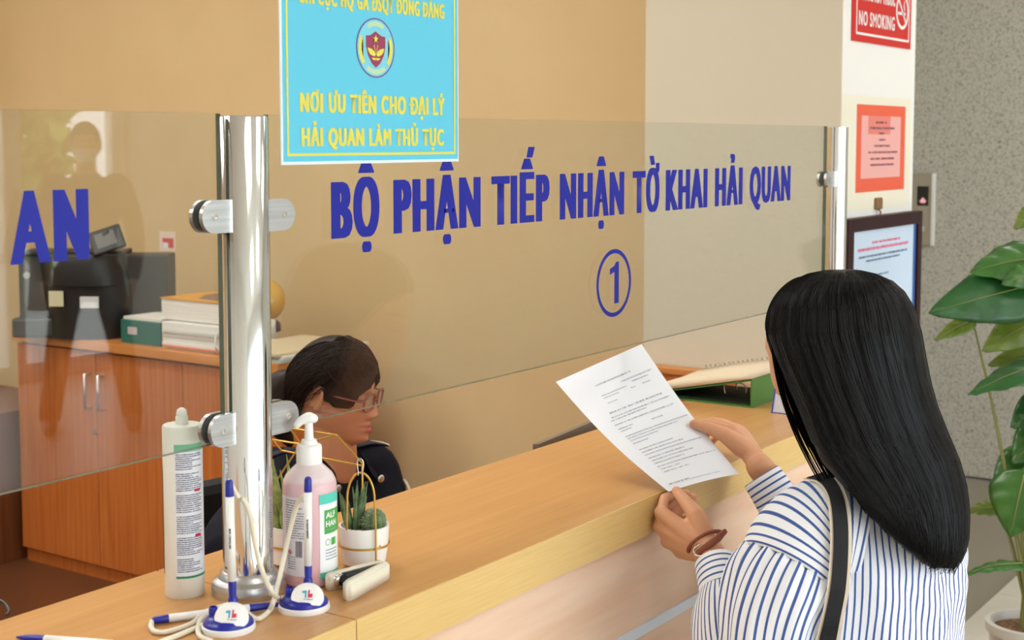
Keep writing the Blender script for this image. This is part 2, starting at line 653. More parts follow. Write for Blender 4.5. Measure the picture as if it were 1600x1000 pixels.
# outside: pavement and bushes beyond the windows (seen only as a reflection)
struct(bx('ground', -14, 24, -24, YF - 0.17, -0.3, -0.05, mat('pale pavement', rgb(190, 186, 178), 0.8)))
M_bush = grain(mat('garden leaves', rgb(120, 150, 60), 0.6), rgb(84, 120, 40), rgb(176, 192, 96), (1, 1, 1), 7)
def leaf_cloud(name, c, r, n, label, size=0.16):
    bm = bmesh.new()
    for _ in range(n):
        d = Vector((random.gauss(0, 1), random.gauss(0, 1), random.gauss(0, 1))).normalized() * (random.random() ** 0.4)
        p = Vector(c) + Vector((d.x * r[0], d.y * r[1], d.z * r[2]))
        q = Quaternion((random.gauss(0, 1), random.gauss(0, 1), random.gauss(0, 1), random.gauss(0, 1))).normalized()
        vs = [bm.verts.new(p + q @ Vector(v) * size) for v in ((-1, 0, 0), (0, -0.4, 0.1), (1, 0, 0), (0, 0.4, 0.1))]
        bm.faces.new(vs)
    t = thing('garden_tree', label, 'tree', (c[0], c[1], -0.05))
    o = obj('crown', bm, M_bush, t, recalc=False)
    o['kind'] = 'stuff'
    tb('trunk', [(c[0], c[1], -0.06), (c[0] + 0.06, c[1], c[2] * 0.5), (c[0], c[1], c[2])], [0.12, 0.09, 0.06], mat('bark', rgb(90, 76, 60), 0.9), t, n=10, steps=6)
leaf_cloud('t', (9.2, -9.6, 2.3), (0.36, 0.5, 2.0), 900, 'leafy garden tree outside the window, seen reflected in the left glass')

# fill lamps added under the ceiling to brighten the hall and the office
def lamp_mat(name, strength):
    m = mat(name, rgb(240, 240, 236), 0.6)
    nt, b = nodes(m)
    b.inputs['Emission Color'].default_value = (1, 0.985, 0.955, 1)
    b.inputs['Emission Strength'].default_value = strength
    return m
M_diff = lamp_mat('hall fill light diffuser', LAMP_STRENGTH)
M_diff2 = lamp_mat('office fill light diffuser', OFFICE_STRENGTH)
for (x, y, s) in ((0.6, -1.2, 0.6), (3.2, -1.2, 0.6), (5.6, -1.2, 0.6), (-0.6, 2.6, 0.6), (2.2, 2.7, 0.6), (-0.6, 4.8, 0.6), (2.2, 4.8, 0.6), (0.6, -3.6, 0.6), (3.2, -3.6, 0.6), (5.7, 0.9, 0.6)):
    t = thing('added_fill_light', 'added square fill light panel on the ceiling over the %s' % ('office desks behind the counter' if y > 1.3 else 'public hall before the counter'), 'light', (x, y, ZC), 'added office fill light panels' if y > 1.3 else 'added hall fill light panels')
    bm = bmesh.new()
    for (a, b2, c, d) in ((-s, s, -s, -s + 0.03), (-s, s, s - 0.03, s), (-s, -s + 0.03, -s + 0.03, s - 0.03), (s - 0.03, s, -s + 0.03, s - 0.03)):
        box(bm, x + a, x + b2, y + c, y + d, ZC - 0.04, ZC)
    obj('frame', bm, M_frame, t)
    bx('diffuser', x - s + 0.03, x + s - 0.03, y - s + 0.03, y + s - 0.03, ZC - 0.03, ZC - 0.02, M_diff2 if y > 1.3 else M_diff, t)

# ------------------------------------------------------------------ counter
CT = 1.10
counter = thing('service_counter', 'long pale beech laminate service counter across the hall', 'counter', (2.0, 1.27, 0))
for k, (a, c, y) in enumerate(((-1.2, 1.2665, 0), (1.2685, 3.262, 0))):
    bx('worktop', a, c, 1.0985, 1.443, CT - 0.03, CT, M_top, counter, 0.0008)
    bx('edge_band', a, c, 1.0955, 1.0985, CT - 0.062, CT - 0.0006, M_edge, counter)
    bx('underside_rail', a, c, 1.0985, 1.13, CT - 0.062, CT - 0.03, M_edge, counter)
    bx('front_panel', a, c, 1.112, 1.13, 0.885, CT - 0.062, M_front, counter)
    bx('front_panel', a, c, 1.112, 1.13, 0.06, 0.868, M_front, counter)
    bx('metal_strip', a, c, 1.108, 1.124, 0.868, 0.885, M_alu, counter)
    bx('plinth', a, c, 1.14, 1.16, 0, 0.06, M_darkwood, counter)
    bx('back_panel', a, c, 1.40, 1.418, 0, CT - 0.03, M_cab, counter)
    bx('side_panel', c - 0.03 if k else a, c if k else a + 0.03, 1.13, 1.40, 0, CT - 0.03, M_front, counter)

# ------------------------------------------------------------------ glass screens
GY = 1.277
def glass_panel(name, label, x0, x1, z0, z1):
    bm = bmesh.new()
    box(bm, x0, x1, GY - 0.004, GY + 0.004, z0, z1)
    o = obj(name, bm, [M_glass, M_glassedge])
    for p in o.data.polygons:
        if abs(p.normal.y) < 0.5:
            p.material_index = 1
    return tag(o, label, 'glass')

def plane_place(y):
    return lambda x0, z0: (lambda x, z: Vector((x0 + x, y, z0 + z)))

gl_left = glass_panel('glass_screen', 'clear glass counter screen left of the thick steel post, bearing the letters AN', -0.9, 1.231, 1.30, 1.702)
gl_right = glass_panel('glass_screen', 'long clear glass counter screen right of the thick steel post, bearing a blue sentence', 1.313, 3.135, 1.30, 1.702)
pf = plane_place(GY - 0.0046)
CAPH, BASE = 0.0778, 1.5402
for wd, a, c in (('BỘ', 1.4284, 1.5282), ('PHẬN', 1.5588, 1.768), ('TIẾP', 1.7967, 1.9611), ('NHẬN', 1.9921, 2.2039), ('TỜ', 2.2342, 2.3341), ('KHAI', 2.3583, 2.5292), ('HẢI', 2.562, 2.6879), ('QUAN', 2.7215, 2.9299)):
    text_obj('lettering', wd, pf(a, BASE), c - a, CAPH, M_vinyl, gl_right, bold=0.012, heavy=0.076, track=1.19)
ring_pts(pf(2.1705, 1.419), 0, 0, 0.0525, 0.0600, 'number_ring', M_vinyl, gl_right, 64)
outline('number', [(0.001, 0), (0.0165, 0), (0.0165, 0.0735), (0.006, 0.0735), (0.001, 0.067), (-0.0145, 0.0625), (-0.0145, 0.052), (0.001, 0.056)], pf(2.1705, 1.3825), M_vinyl, gl_right)
text_obj('lettering', 'A', pf(0.9287, 1.5415), 0.0515, 0.0788, M_vinyl, gl_left, bold=0.012, heavy=0.055)
text_obj('lettering', 'N', pf(0.984, 1.5415), 0.047, 0.0788, M_vinyl, gl_left, bold=0.014, heavy=0.09)

# thick steel post with clamps
PX, PYY = 1.271, GY
post = thing('steel_post', 'thick polished steel post standing between the two glass screens', 'post', (PX, PYY, CT))
lt('tube', [(0.0, 0.0), (0.0315, 0.0), (0.0315, 0.598), (0.030, 0.6), (0.0, 0.6)], M_steel, post, PX, PYY, CT, 48)
lt('base_flange', [(0.0, 0.0), (0.046, 0.0), (0.047, 0.010), (0.045, 0.017), (0.038, 0.021), (0.036, 0.027), (0.0316, 0.030)], M_brush, post, PX, PYY, CT, 48)
def clamp(parent, xa, xb, zc, h=0.04):
    """two D-shaped plates gripping the glass, joined to the post"""
    s = 1 if xb > xa else -1
    for side in (-1, 1):
        bm = bmesh.new()
        r = h / 2
        pts = [(xa, zc - r), (xb - s * r, zc - r)]
        for k in range(1, 12):
            a = -PI / 2 + PI * k / 12
            pts.append((xb - s * r + s * r * math.cos(a), zc + r * math.sin(a)))
        pts += [(xb - s * r, zc + r), (xa, zc + r)]
        y0, y1 = GY + side * 0.0055, GY + side * 0.0115
        F = [bm.verts.new((x, y0, z)) for x, z in pts]
        B = [bm.verts.new((x, y1, z)) for x, z in pts]
        bm.faces.new(F); bm.faces.new(B[::-1])
        for k in range(len(pts)):
            k2 = (k + 1) % len(pts)
            bm.faces.new((F[k], B[k], B[k2], F[k2]))
        pl = obj('clamp_plate', bm, M_brush, parent)
        if side < 0:
            bm = bmesh.new()
            lathe(bm, [(0, 0), (0.0042, 0), (0.0042, 0.002), (0.0022, 0.002), (0.0022, 0.0008), (0, 0.0008)], n=16, M=Matrix.Translation((xb - s * r, GY - 0.0115, zc)) @ Matrix.Rotation(PI / 2, 4, 'X'))
            obj('screw', bm, M_steel, pl)
clamp(post, 1.245, 1.192, 1.578)
clamp(post, 1.245, 1.200, 1.316)
clamp(post, 1.297, 1.352, 1.576)
clamp(post, 1.297, 1.354, 1.316)

post2 = thing('end_post', 'slimmer steel post at the far right end of the long glass screen', 'post', (3.20, GY, CT))
lt('tube', [(0, 0), (0.026, 0), (0.026, 0.6), (0.0, 0.602)], M_steel, post2, 3.205, GY, CT, 40)
lt('base_flange', [(0, 0), (0.04, 0), (0.04, 0.012), (0.027, 0.024)], M_brush, post2, 3.205, GY, CT, 40)
clamp(post2, 3.19, 3.115, 1.58, 0.036)
clamp(post2, 3.19, 3.115, 1.34, 0.036)

# cyan notice stuck on the glass
M_cyan = mat('cyan sign film', rgb(98, 198, 226), 0.5, spec=0.3)
M_yel = mat('yellow print', rgb(226, 216, 92), 0.5, spec=0.3)
SY = GY - 0.0065
sx0, sx1, sz0, sz1 = 1.3325, 1.709, 1.6385, 1.952
sign = thing('counter_notice', 'cyan notice with yellow lettering and round emblem, stuck on top of glass', 'sign', (1.52, SY, sz0))
bx('board', sx0, sx1, SY - 0.0006, SY + 0.0010, sz0, sz1, mat('white film border', rgb(222, 234, 240), 0.5), sign)
sp = plane_place(SY - 0.0010)(0, 0)
bm = bmesh.new()
box(bm, sx0 + 0.004, sx1 - 0.002, SY - 0.0009, SY - 0.0006, sz0 + 0.004, sz1 - 0.004)
obj('blue_field', bm, M_cyan, sign)
sp = plane_place(SY - 0.0014)(0, 0)
bm = bmesh.new()
for q in ((sx0 + .010, sx1 - .009, sz0 + .011, sz0 + .0145), (sx0 + .010, sx1 - .009, sz1 - .0145, sz1 - .011), (sx0 + .010, sx0 + .0135, sz0 + .0145, sz1 - .0145), (sx1 - .0125, sx1 - .009, sz0 + .0145, sz1 - .0145)):
    bm.faces.new([bm.verts.new(sp(*p)) for p in ((q[0], q[2]), (q[1], q[2]), (q[1], q[3]), (q[0], q[3]))])
obj('border', bm, M_yel, sign, recalc=False)
cx = 1.5195
for s_, a, c, z, h in (('NƠI ƯU TIÊN CHO ĐẠI LÝ', 1.367, 1.674, 1.7065, 0.0255), ('HẢI QUAN LÀM THỦ TỤC', 1.369, 1.672, 1.6625, 0.0245), ('CHI CỤC HQ GA ĐSQT ĐỒNG ĐĂNG', 1.366, 1.674, 1.8455, 0.0215), ('CỤC HẢI QUAN', 1.42, 1.62, 1.89, 0.02)):
    if s_ == 'CỤC HẢI QUAN':
        continue
    text_obj('lettering', s_, plane_place(SY - 0.0014)(a, z), c - a, h, M_yel, sign, bold=0.012, heavy=0.068, track=1.17)
ec, ez = 1.5190, 1.7955
ep = plane_place(SY - 0.0013)(ec, ez)
ep2 = plane_place(SY - 0.0016)(ec, ez)
ep3 = plane_place(SY - 0.0019)(ec, ez)
M_purple = mat('purple print', rgb(112, 84, 150), 0.5)
M_pale = mat('pale yellow print', rgb(186, 218, 176), 0.5)
ring_pts(ep2, 0, 0, 0.0385, 0.0405, 'emblem_ring', M_purple, sign)
outline('emblem_disc', [(0.0385 * math.cos(2 * PI * k / 40), 0.0385 * math.sin(2 * PI * k / 40)) for k in range(40)], ep, mat('emblem blue', rgb(120, 206, 228), 0.5), sign)
for a0, a1, mm in ((25, -40, M_yel), (155, 220, M_yel), (60, 120, M_pale), (235, 305, M_pale)):
    pts = [(0.036 * math.cos(math.radians(a0 + (a1 - a0) * k / 10)), 0.036 * math.sin(math.radians(a0 + (a1 - a0) * k / 10))) for k in range(11)]
    pts += [(0.0295 * math.cos(math.radians(a1 + (a0 - a1) * k / 10)), 0.0295 * math.sin(math.radians(a1 + (a0 - a1) * k / 10))) for k in range(11)]
    outline('emblem_wreath', pts, ep2, mm, sign)
sh = [(-0.0205, 0.016), (-0.012, 0.0165), (0, 0.0225), (0.012, 0.0165), (0.0205, 0.016), (0.0205, 0.002), (0.017, -0.010), (0.009, -0.021), (0, -0.027), (-0.009, -0.021), (-0.017, -0.010), (-0.0205, 0.002)]
outline('emblem_shield', sh, ep2, mat('maroon print', rgb(150, 50, 84), 0.5), sign)
star = []
for k in range(10):
    r = 0.0062 if k % 2 == 0 else 0.0025
    star.append((r * math.sin(k * PI / 5), 0.0120 + r * math.cos(k * PI / 5)))
outline('emblem_star', star, ep3, M_yel, sign)
for s_ in (-1, 1):
    outline('emblem_wing', [(s_ * 0.001, -0.0085), (s_ * 0.004, -0.0045), (s_ * 0.009, -0.0015), (s_ * 0.0175, 0.0), (s_ * 0.0165, -0.004), (s_ * 0.013, -0.0085), (s_ * 0.007, -0.011), (s_ * 0.002, -0.0115)], ep3, M_yel, sign)
    outline('emblem_anchor', [(0, -0.0135), (s_ * 0.009, -0.0135), (s_ * 0.007, -0.016), (s_ * 0.001, -0.017)], ep3, M_yel, sign)
    outline('emblem_staff', [(0, -0.009), (s_ * 0.001, -0.009), (s_ * 0.0045, 0.004), (s_ * 0.0032, 0.004)], ep3, M_yel, sign)

# ------------------------------------------------------------------ things on the counter
def cyl_place(cx, cy, z0, r, a0):
    """wrap a flat label round an upright cylinder; a0 is the angle of x = 0, x runs anticlockwise"""
    return lambda x, y: Vector((cx + r * math.cos(a0 + x / r), cy + r * math.sin(a0 + x / r), z0 + y))

def cam_angle(cx, cy):
    return math.atan2(EYE.y - cy, EYE.x - cx)

# sealant-like tube
TX, TY = 1.2205, 1.3385
tubeT = thing('plastic_tube', 'tall white plastic cartridge tube with printed label, standing left of steel post', 'tube', (TX, TY, CT))
M_tubew = mat('milky plastic', rgb(226, 226, 218), 0.4, Subsurface_Weight=0.15, Subsurface_Radius=(0.01, 0.01, 0.01))
TR = 0.0245
lt('body', [(0, 0), (TR - 0.001, 0), (TR, 0.002), (TR, 0.2145), (TR - 0.0015, 0.2165), (0.009, 0.2175), (0, 0.2175)], M_tubew, tubeT, TX, TY, CT, 48)
lt('nozzle', [(0.0078, 0.217), (0.0078, 0.226), (0.0068, 0.227), (0.0068, 0.231), (0.0055, 0.235), (0.0025, 0.2372), (0, 0.2375)], M_tubew, tubeT, TX, TY, CT, 24)
ca = cam_angle(TX, TY)
tp = cyl_place(TX, TY, CT, TR + 0.0003, ca)
tp2 = cyl_place(TX, TY, CT, TR + 0.0005, ca)
patch('label', -0.0105, 0.042, 0.026, 0.196, tp, mat('label white', rgb(226, 229, 236), 0.5), tubeT, 20, 1)
patch('green_band', -0.0105, 0.042, 0.0265, 0.0295, tp2, mat('label green', rgb(30, 130, 90), 0.5), tubeT, 20, 1)
patch('green_band', -0.0105, 0.042, 0.186, 0.1955, tp2, mat('label pale green', rgb(96, 182, 142), 0.5), tubeT, 20, 1)
patch('side_label', -0.055, -0.0345, 0.03, 0.165, tp2, mat('olive label', rgb(86, 100, 40), 0.5), tubeT, 10, 1)
segs = []
y = 0.182
k = 0
while y > 0.0335:
    k += 1
    if k % 9 == 0:
        y -= 0.0035
    segs.append((-0.009, random.choice((0.012, 0.022, 0.026, 0.026, 0.027)), y, 0.0014))
    y -= 0.0026
strips('printed_text', segs, tp2, M_printd, tubeT, 12)
for z in (0.135, 0.078):
    patch('red_bar', 0.0145, 0.024, z, z + 0.0035, cyl_place(TX, TY, CT, TR + 0.0007, ca), mat('crimson', rgb(190, 26, 70), 0.5), tubeT, 6, 1)

# hand gel bottle
BX, BY = 1.349, 1.2435
bot = thing('sanitizer_bottle', 'pink hand sanitizer pump bottle with white pump, right of steel post', 'bottle', (BX, BY, CT))
M_pink = mat('pink gel', rgb(226, 190, 194), 0.22, Subsurface_Weight=0.25, Subsurface_Radius=(0.02, 0.012, 0.012))
nt, b = nodes(M_pink)
tc = N(nt, 'ShaderNodeTexCoord'); sp_ = N(nt, 'ShaderNodeSeparateXYZ')
nt.links.new(tc.outputs['Object'], sp_.inputs[0])
nt.links.new(ramp(nt, sp_.outputs[2], [(0.0, rgb(224, 178, 184)), (0.134, rgb(222, 186, 192)), (0.137, rgb(226, 208, 210)), (0.2, rgb(226, 214, 214))]), b.inputs['Base Color'])
BR = 0.0348
bm = bmesh.new()
lathe(bm, [(0, 0), (BR - 0.003, 0), (BR, 0.003), (BR, 0.128), (BR - 0.001, 0.134), (BR - 0.005, 0.142), (BR - 0.013, 0.150), (0.0165, 0.155), (0.0155, 0.157), (0, 0.157)], n=48)
body = obj('body', bm, M_pink, None, True)
sharp(body)
body.location = (BX, BY, CT)
body.parent = bot
body.matrix_parent_inverse = wmat(bot).inverted()
lt('collar', [(0.0, 0.155), (0.0162, 0.155), (0.0165, 0.157), (0.0165, 0.176), (0.0155, 0.179), (0.011, 0.181), (0.0095, 0.186), (0, 0.187)], M_whitep, bot, BX, BY, CT, 32)
lt('pump_stem', [(0.0, 0.185), (0.0062, 0.185), (0.0052, 0.205), (0.0052, 0.208), (0, 0.208)], M_whitep, bot, BX, BY, CT, 24)
ba = cam_angle(BX, BY)
bd = Vector((RT.x * -0.9 + FW.x * -0.35, RT.y * -0.9 + FW.y * -0.35, 0)).normalized()
bc = Vector((BX, BY, CT))
tb('pump_head', [bc - bd * 0.006 + Vector((0, 0, 0.213)), bc + Vector((0, 0, 0.214)), bc + bd * 0.010 + Vector((0, 0, 0.211)), bc + bd * 0.015 + Vector((0, 0, 0.206))], [0.0078, 0.0085, 0.0065, 0.005], M_whitep, bot, 16, 12, rad2=[0.006, 0.0075, 0.0055, 0.0045], up=(0, 0, 1))
bp1 = cyl_place(BX, BY, CT, BR + 0.0004, ba)
bp2 = cyl_place(BX, BY, CT, BR + 0.0007, ba)
bp3 = cyl_place(BX, BY, CT, BR + 0.0010, ba)
patch('rear_label', -0.048, -0.0045, 0.016, 0.118, bp1, mat('greyish label', rgb(228, 222, 226), 0.45), bot, 18, 1)
segs = []
y = 0.113
while y > 0.062:
    segs.append((-0.036, random.choice((-0.01, -0.007, -0.007, -0.016)), y, 0.0012))
    y -= 0.0032
segs += [(-0.033, -0.020, 0.040 - 0.003 * i, 0.0011) for i in range(6)]
strips('printed_text', segs, bp2, M_print, bot, 10)
strips('barcode', [(-0.0195 + 0.00085 * i, -0.0195 + 0.00085 * i + random.choice((0.0003, 0.0005)), 0.041, 0.021) for i in range(11)], bp2, mat('ink', rgb(60, 60, 70), 0.6), bot)
outline('hazard_mark', [(-0.0285, 0.042), (-0.0245, 0.0465), (-0.0285, 0.051), (-0.0325, 0.0465)], bp2, mat('hazard red', rgb(200, 120, 120), 0.6), bot)
patch('front_label', 0.0125, 0.055, 0.012, 0.121, bp1, mat('front label', rgb(238, 240, 242), 0.4), bot, 18, 1)
M_teal = mat('teal print', rgb(84, 204, 184), 0.45)
patch('teal_band', 0.0125, 0.055, 0.108, 0.121, bp2, M_teal, bot, 18, 1)
patch('teal_band', 0.0125, 0.055, 0.012, 0.0195, bp2, M_teal, bot, 18, 1)
M_green = mat('green print', rgb(72, 166, 72), 0.45)
patch('green_block', 0.0192, 0.055, 0.069, 0.100, bp2, M_green, bot, 18, 1)
def shift(pl, dx, dy):
    return lambda x, y: pl(x + dx, y + dy)
text_obj('lettering', 'ALF', shift(bp3, 0.0215, 0.0895), 0.0175, 0.0075, M_whitep, bot, bold=0.03)
text_obj('lettering', 'HAN', shift(bp3, 0.0215, 0.0785), 0.0205, 0.0075, M_whitep, bot, bold=0.03)
strips('printed_text', [(0.0215, 0.044, 0.0735, 0.001), (0.0205, 0.044, 0.0475, 0.0012), (0.0205, 0.042, 0.0435, 0.0012), (0.0205, 0.043, 0.0395, 0.0012), (0.0205, 0.044, 0.0355, 0.0012)], bp3, M_print, bot, 8)
ring_pts(bp2, 0.0245, 0.058, 0.0034, 0.0042, 'round_mark', M_green, bot, 24)
patch('green_tab', 0.0305, 0.04, 0.053, 0.0625, bp2, M_green, bot, 6, 1)

# planter: gold wire frame that holds two white pots
pl = thing('wire_planter', 'gold geometric wire frame holding two white succulent pots, behind the pink bottle', 'planter', (1.42, 1.26, CT))
P1 = Vector((1.443, 1.2325, CT))
P2 = Vector((1.392, 1.315, CT))
M_soil = grain(mat('pale gravel', rgb(200, 196, 186), 0.9), rgb(120, 112, 100), rgb(232, 228, 220), (1, 1, 1), 160)
M_suc = grain(mat('succulent green', rgb(84, 112, 74), 0.5), rgb(60, 88, 56), rgb(112, 136, 92), (1, 1, 1), 120)
M_suc2 = grain(mat('fresh succulent green', rgb(140, 158, 84), 0.5), rgb(104, 130, 58), rgb(176, 186, 116), (1, 1, 1), 90)
pots = []
for P in (P1, P2):
    p = lt('pot', [(0, 0.002), (0.024, 0.002), (0.029, 0.005), (0.0325, 0.030), (0.0338, 0.053), (0.0338, 0.0555), (0.0310, 0.0555), (0.0300, 0.046), (0, 0.046)], M_ceramic, pl, P.x, P.y, CT, 40)
    lt('gravel', [(0, 0.0495), (0.012, 0.0500), (0.024, 0.0485), (0.0302, 0.0465)], M_soil, p, P.x, P.y, CT, 24)
    lt('band', [(0.0335, 0.0285), (0.0352, 0.0285), (0.0352, 0.0310), (0.0335, 0.0310)], M_gold, pl, P.x, P.y, CT, 40)
    pots.append(p)
W = lambda px, py, d: at(px, py, d)
dp1 = (P1 - EYE).dot(FW)
wires = [((453, 669, 1.90), (526, 680, 1.87)), ((526, 680, 1.87), (566, 724, dp1)), ((566, 724, dp1), (567, 800, dp1 + .0)), ((526, 680, 1.87), (470, 694, 1.93)), ((453, 669, 1.90), (470, 694, 1.93)),
         ((426, 687, 1.95), (470, 694, 1.93)), ((470, 694, 1.93), (428, 757, 1.96)), ((440, 704, 1.96), (563, 727, dp1 + .0)), ((428, 757, 1.96), (428, 862, 1.96)), ((440, 704, 1.96), (426, 687, 1.95))]
bm = bmesh.new()
for a, c in wires:
    tube(bm, [W(*a), W(*c)], 0.0013, n=8)
tube(bm, [W(567, 800, dp1), P1 + (W(567, 800, dp1) - P1).normalized() * 0.0 + Vector((-0.006, -0.034, 0.030))], 0.0013, n=8)
obj('frame', bm, M_gold, pl, True)
f1 = Vector((RT.x, RT.y, 0))
fb = Vector((-FW.x, -FW.y, 0)).normalized()
arch = []
for k in range(17):
    a = PI * k / 16
    arch.append(P1 + f1 * (-0.018 * math.cos(a)) + fb * (0.0355) + Vector((0, 0, 0.098 + 0.036 * math.sin(a))))
lo = P1 + f1 * 0.019 + fb * 0.0335
tb('hoop', [P1 + f1 * -0.019 + fb * 0.034 + Vector((0, 0, 0.058))] + arch + [lo + Vector((0, 0, 0.060)), lo + Vector((0, 0.0, 0.030)), lo + Vector((0, 0, 0.0012))], 0.0015, M_gold, pl, 8, 60)
bm = bmesh.new()
ctop = P1 + fb * 0.0365 + Vector((0, 0, 0.137))
tube(bm, [ctop + f1 * -0.003 + Vector((0, 0, -0.006)), ctop + f1 * -0.004 + Vector((0, 0, 0.012)), ctop + Vector((0, 0, 0.016)), ctop + f1 * 0.004 + Vector((0, 0, 0.010)), ctop + f1 * 0.002 + Vector((0, 0, -0.006))], 0.0008, n=6, steps=20)
obj('clip', bm, M_steel, pl, True)

def blade(bm, base, tip, w, bend):
    n = (tip - base)
    side = n.cross(fb).normalized()
    pts = [base, base.lerp(tip, 0.5) + side * bend, tip]
    tube(bm, pts, [w, w * 0.8, 0.0004], n=7, steps=8, rad2=[w * 0.6, w * 0.45, 0.0003], up=fb)
for k in range(17):
    bm = bmesh.new()
    ang = random.uniform(0, 2 * PI)
    rr = random.uniform(0.002, 0.009)
    base = P1 + f1 * -0.013 + Vector((rr * math.cos(ang), rr * math.sin(ang), 0.047))
    h = random.uniform(0.035, 0.072)
    tip = base + Vector((math.cos(ang) * 0.014, math.sin(ang) * 0.014, h))
    blade(bm, base, tip, 0.0036, random.uniform(-0.003, 0.003))
    obj('leaf', bm, M_suc, pots[0], True)
bm = bmesh.new()
cc = P1 + f1 * 0.0135 + fb * 0.004 + Vector((0, 0, 0.0605))
n_, m_ = 40, 18
V = []
for j in range(m_ + 1):
    e = -PI / 2 + PI * j / m_
    V.append([bm.verts.new(cc + Vector((math.cos(e) * math.cos(2 * PI * i / n_), math.cos(e) * math.sin(2 * PI * i / n_), math.sin(e))) * (0.0165 * (1 + 0.07 * math.cos(10 * 2 * PI * i / n_)))) for i in range(n_)])
for j in range(m_):
    for i in range(n_):
        bm.faces.new((V[j][i], V[j][(i + 1) % n_], V[j + 1][(i + 1) % n_], V[j + 1][i]))
obj('cactus', bm, M_suc, pots[0], True)
bm = bmesh.new()
for _ in range(160):
    e, a = random.uniform(-0.2, 1.5), random.uniform(0, 2 * PI)
    d = Vector((math.cos(e) * math.cos(a), math.cos(e) * math.sin(a), math.sin(e)))
    tube(bm, [cc + d * 0.0165, cc + d * 0.0205], [0.00025, 0.0001], n=3, round_caps=False)
o = obj('spines', bm, mat('pale spines', rgb(196, 196, 170), 0.6), pots[0])
o['kind'] = 'stuff'
for k in range(26):
    bm = bmesh.new()
    ang = random.uniform(0, 2 * PI)
    rr = random.uniform(0.004, 0.022)
    base = P2 + Vector((rr * math.cos(ang), rr * math.sin(ang), 0.046))
    h = random.uniform(0.02, 0.10)
    tip = base + Vector((math.cos(ang) * 0.012, math.sin(ang) * 0.012, h))
    blade(bm, base, tip, 0.0055, random.uniform(-0.006, 0.006))
    obj('leaf', bm, M_suc2, pots[1], True)

# stapler lying on its side
st = thing('stapler', 'cream stapler lying on its side with its jaws open, in front of pots', 'stapler', on_z(560, 918, CT))
sA, sB = on_z(604, 905, CT), on_z(540, 940, CT)
sC = on_z(515, 925, CT)
def arm(name, a, b, w0, w1, h, material, zoff=0.0, parent=st):
    bm = bmesh.new()
    d = (b - a); L = d.length; d.normalize()
    s = Vector((-d.y, d.x, 0))
    n = 20
    pts = []
    for k in range(n + 1):
        t = k / n
        w = w0 + (w1 - w0) * t
        pts.append((t * L, w * math.sqrt(max(0.0, 1 - max(0, (t - 0.82) / 0.18) ** 2 * 0.75))))
    outl = [(x, w) for x, w in pts] + [(x, -w) for x, w in pts[::-1]]
    lo_ = [bm.verts.new(a + d * x + s * y + Vector((0, 0, zoff))) for x, y in outl]
    hi_ = [bm.verts.new(a + d * x + s * y + Vector((0, 0, zoff + h))) for x, y in outl]
    bm.faces.new(lo_); bm.faces.new(hi_[::-1])
    for k in range(len(outl)):
        k2 = (k + 1) % len(outl)
        bm.faces.new((lo_[k], lo_[k2], hi_[k2], hi_[k]))
    bmesh.ops.recalc_face_normals(bm, faces=bm.faces)
    es = [e for e in bm.edges if len(e.link_faces) == 2 and e.calc_face_angle() > 1.0]
    bmesh.ops.bevel(bm, geom=es, offset=0.0025, segments=3, affect='EDGES')
    return obj(name, bm, material, parent, True)
arm('lower_arm', sA, sB, 0.006, 0.0085, 0.024, M_cream)
arm('upper_arm', sA + Vector((0.006, 0.012, 0)), sC + Vector((0.0, 0.006, 0)), 0.006, 0.0075, 0.022, M_cream)
arm('magazine', sC + Vector((0.035, 0.002, 0)), sC + Vector((0.006, -0.003, 0)), 0.0045, 0.005, 0.017, M_steel, 0.004)
arm('spring_gap', sA + Vector((0.000, 0.006, 0)), sC + Vector((0.016, -0.006, 0)), 0.006, 0.009, 0.0185, M_black, 0.002)

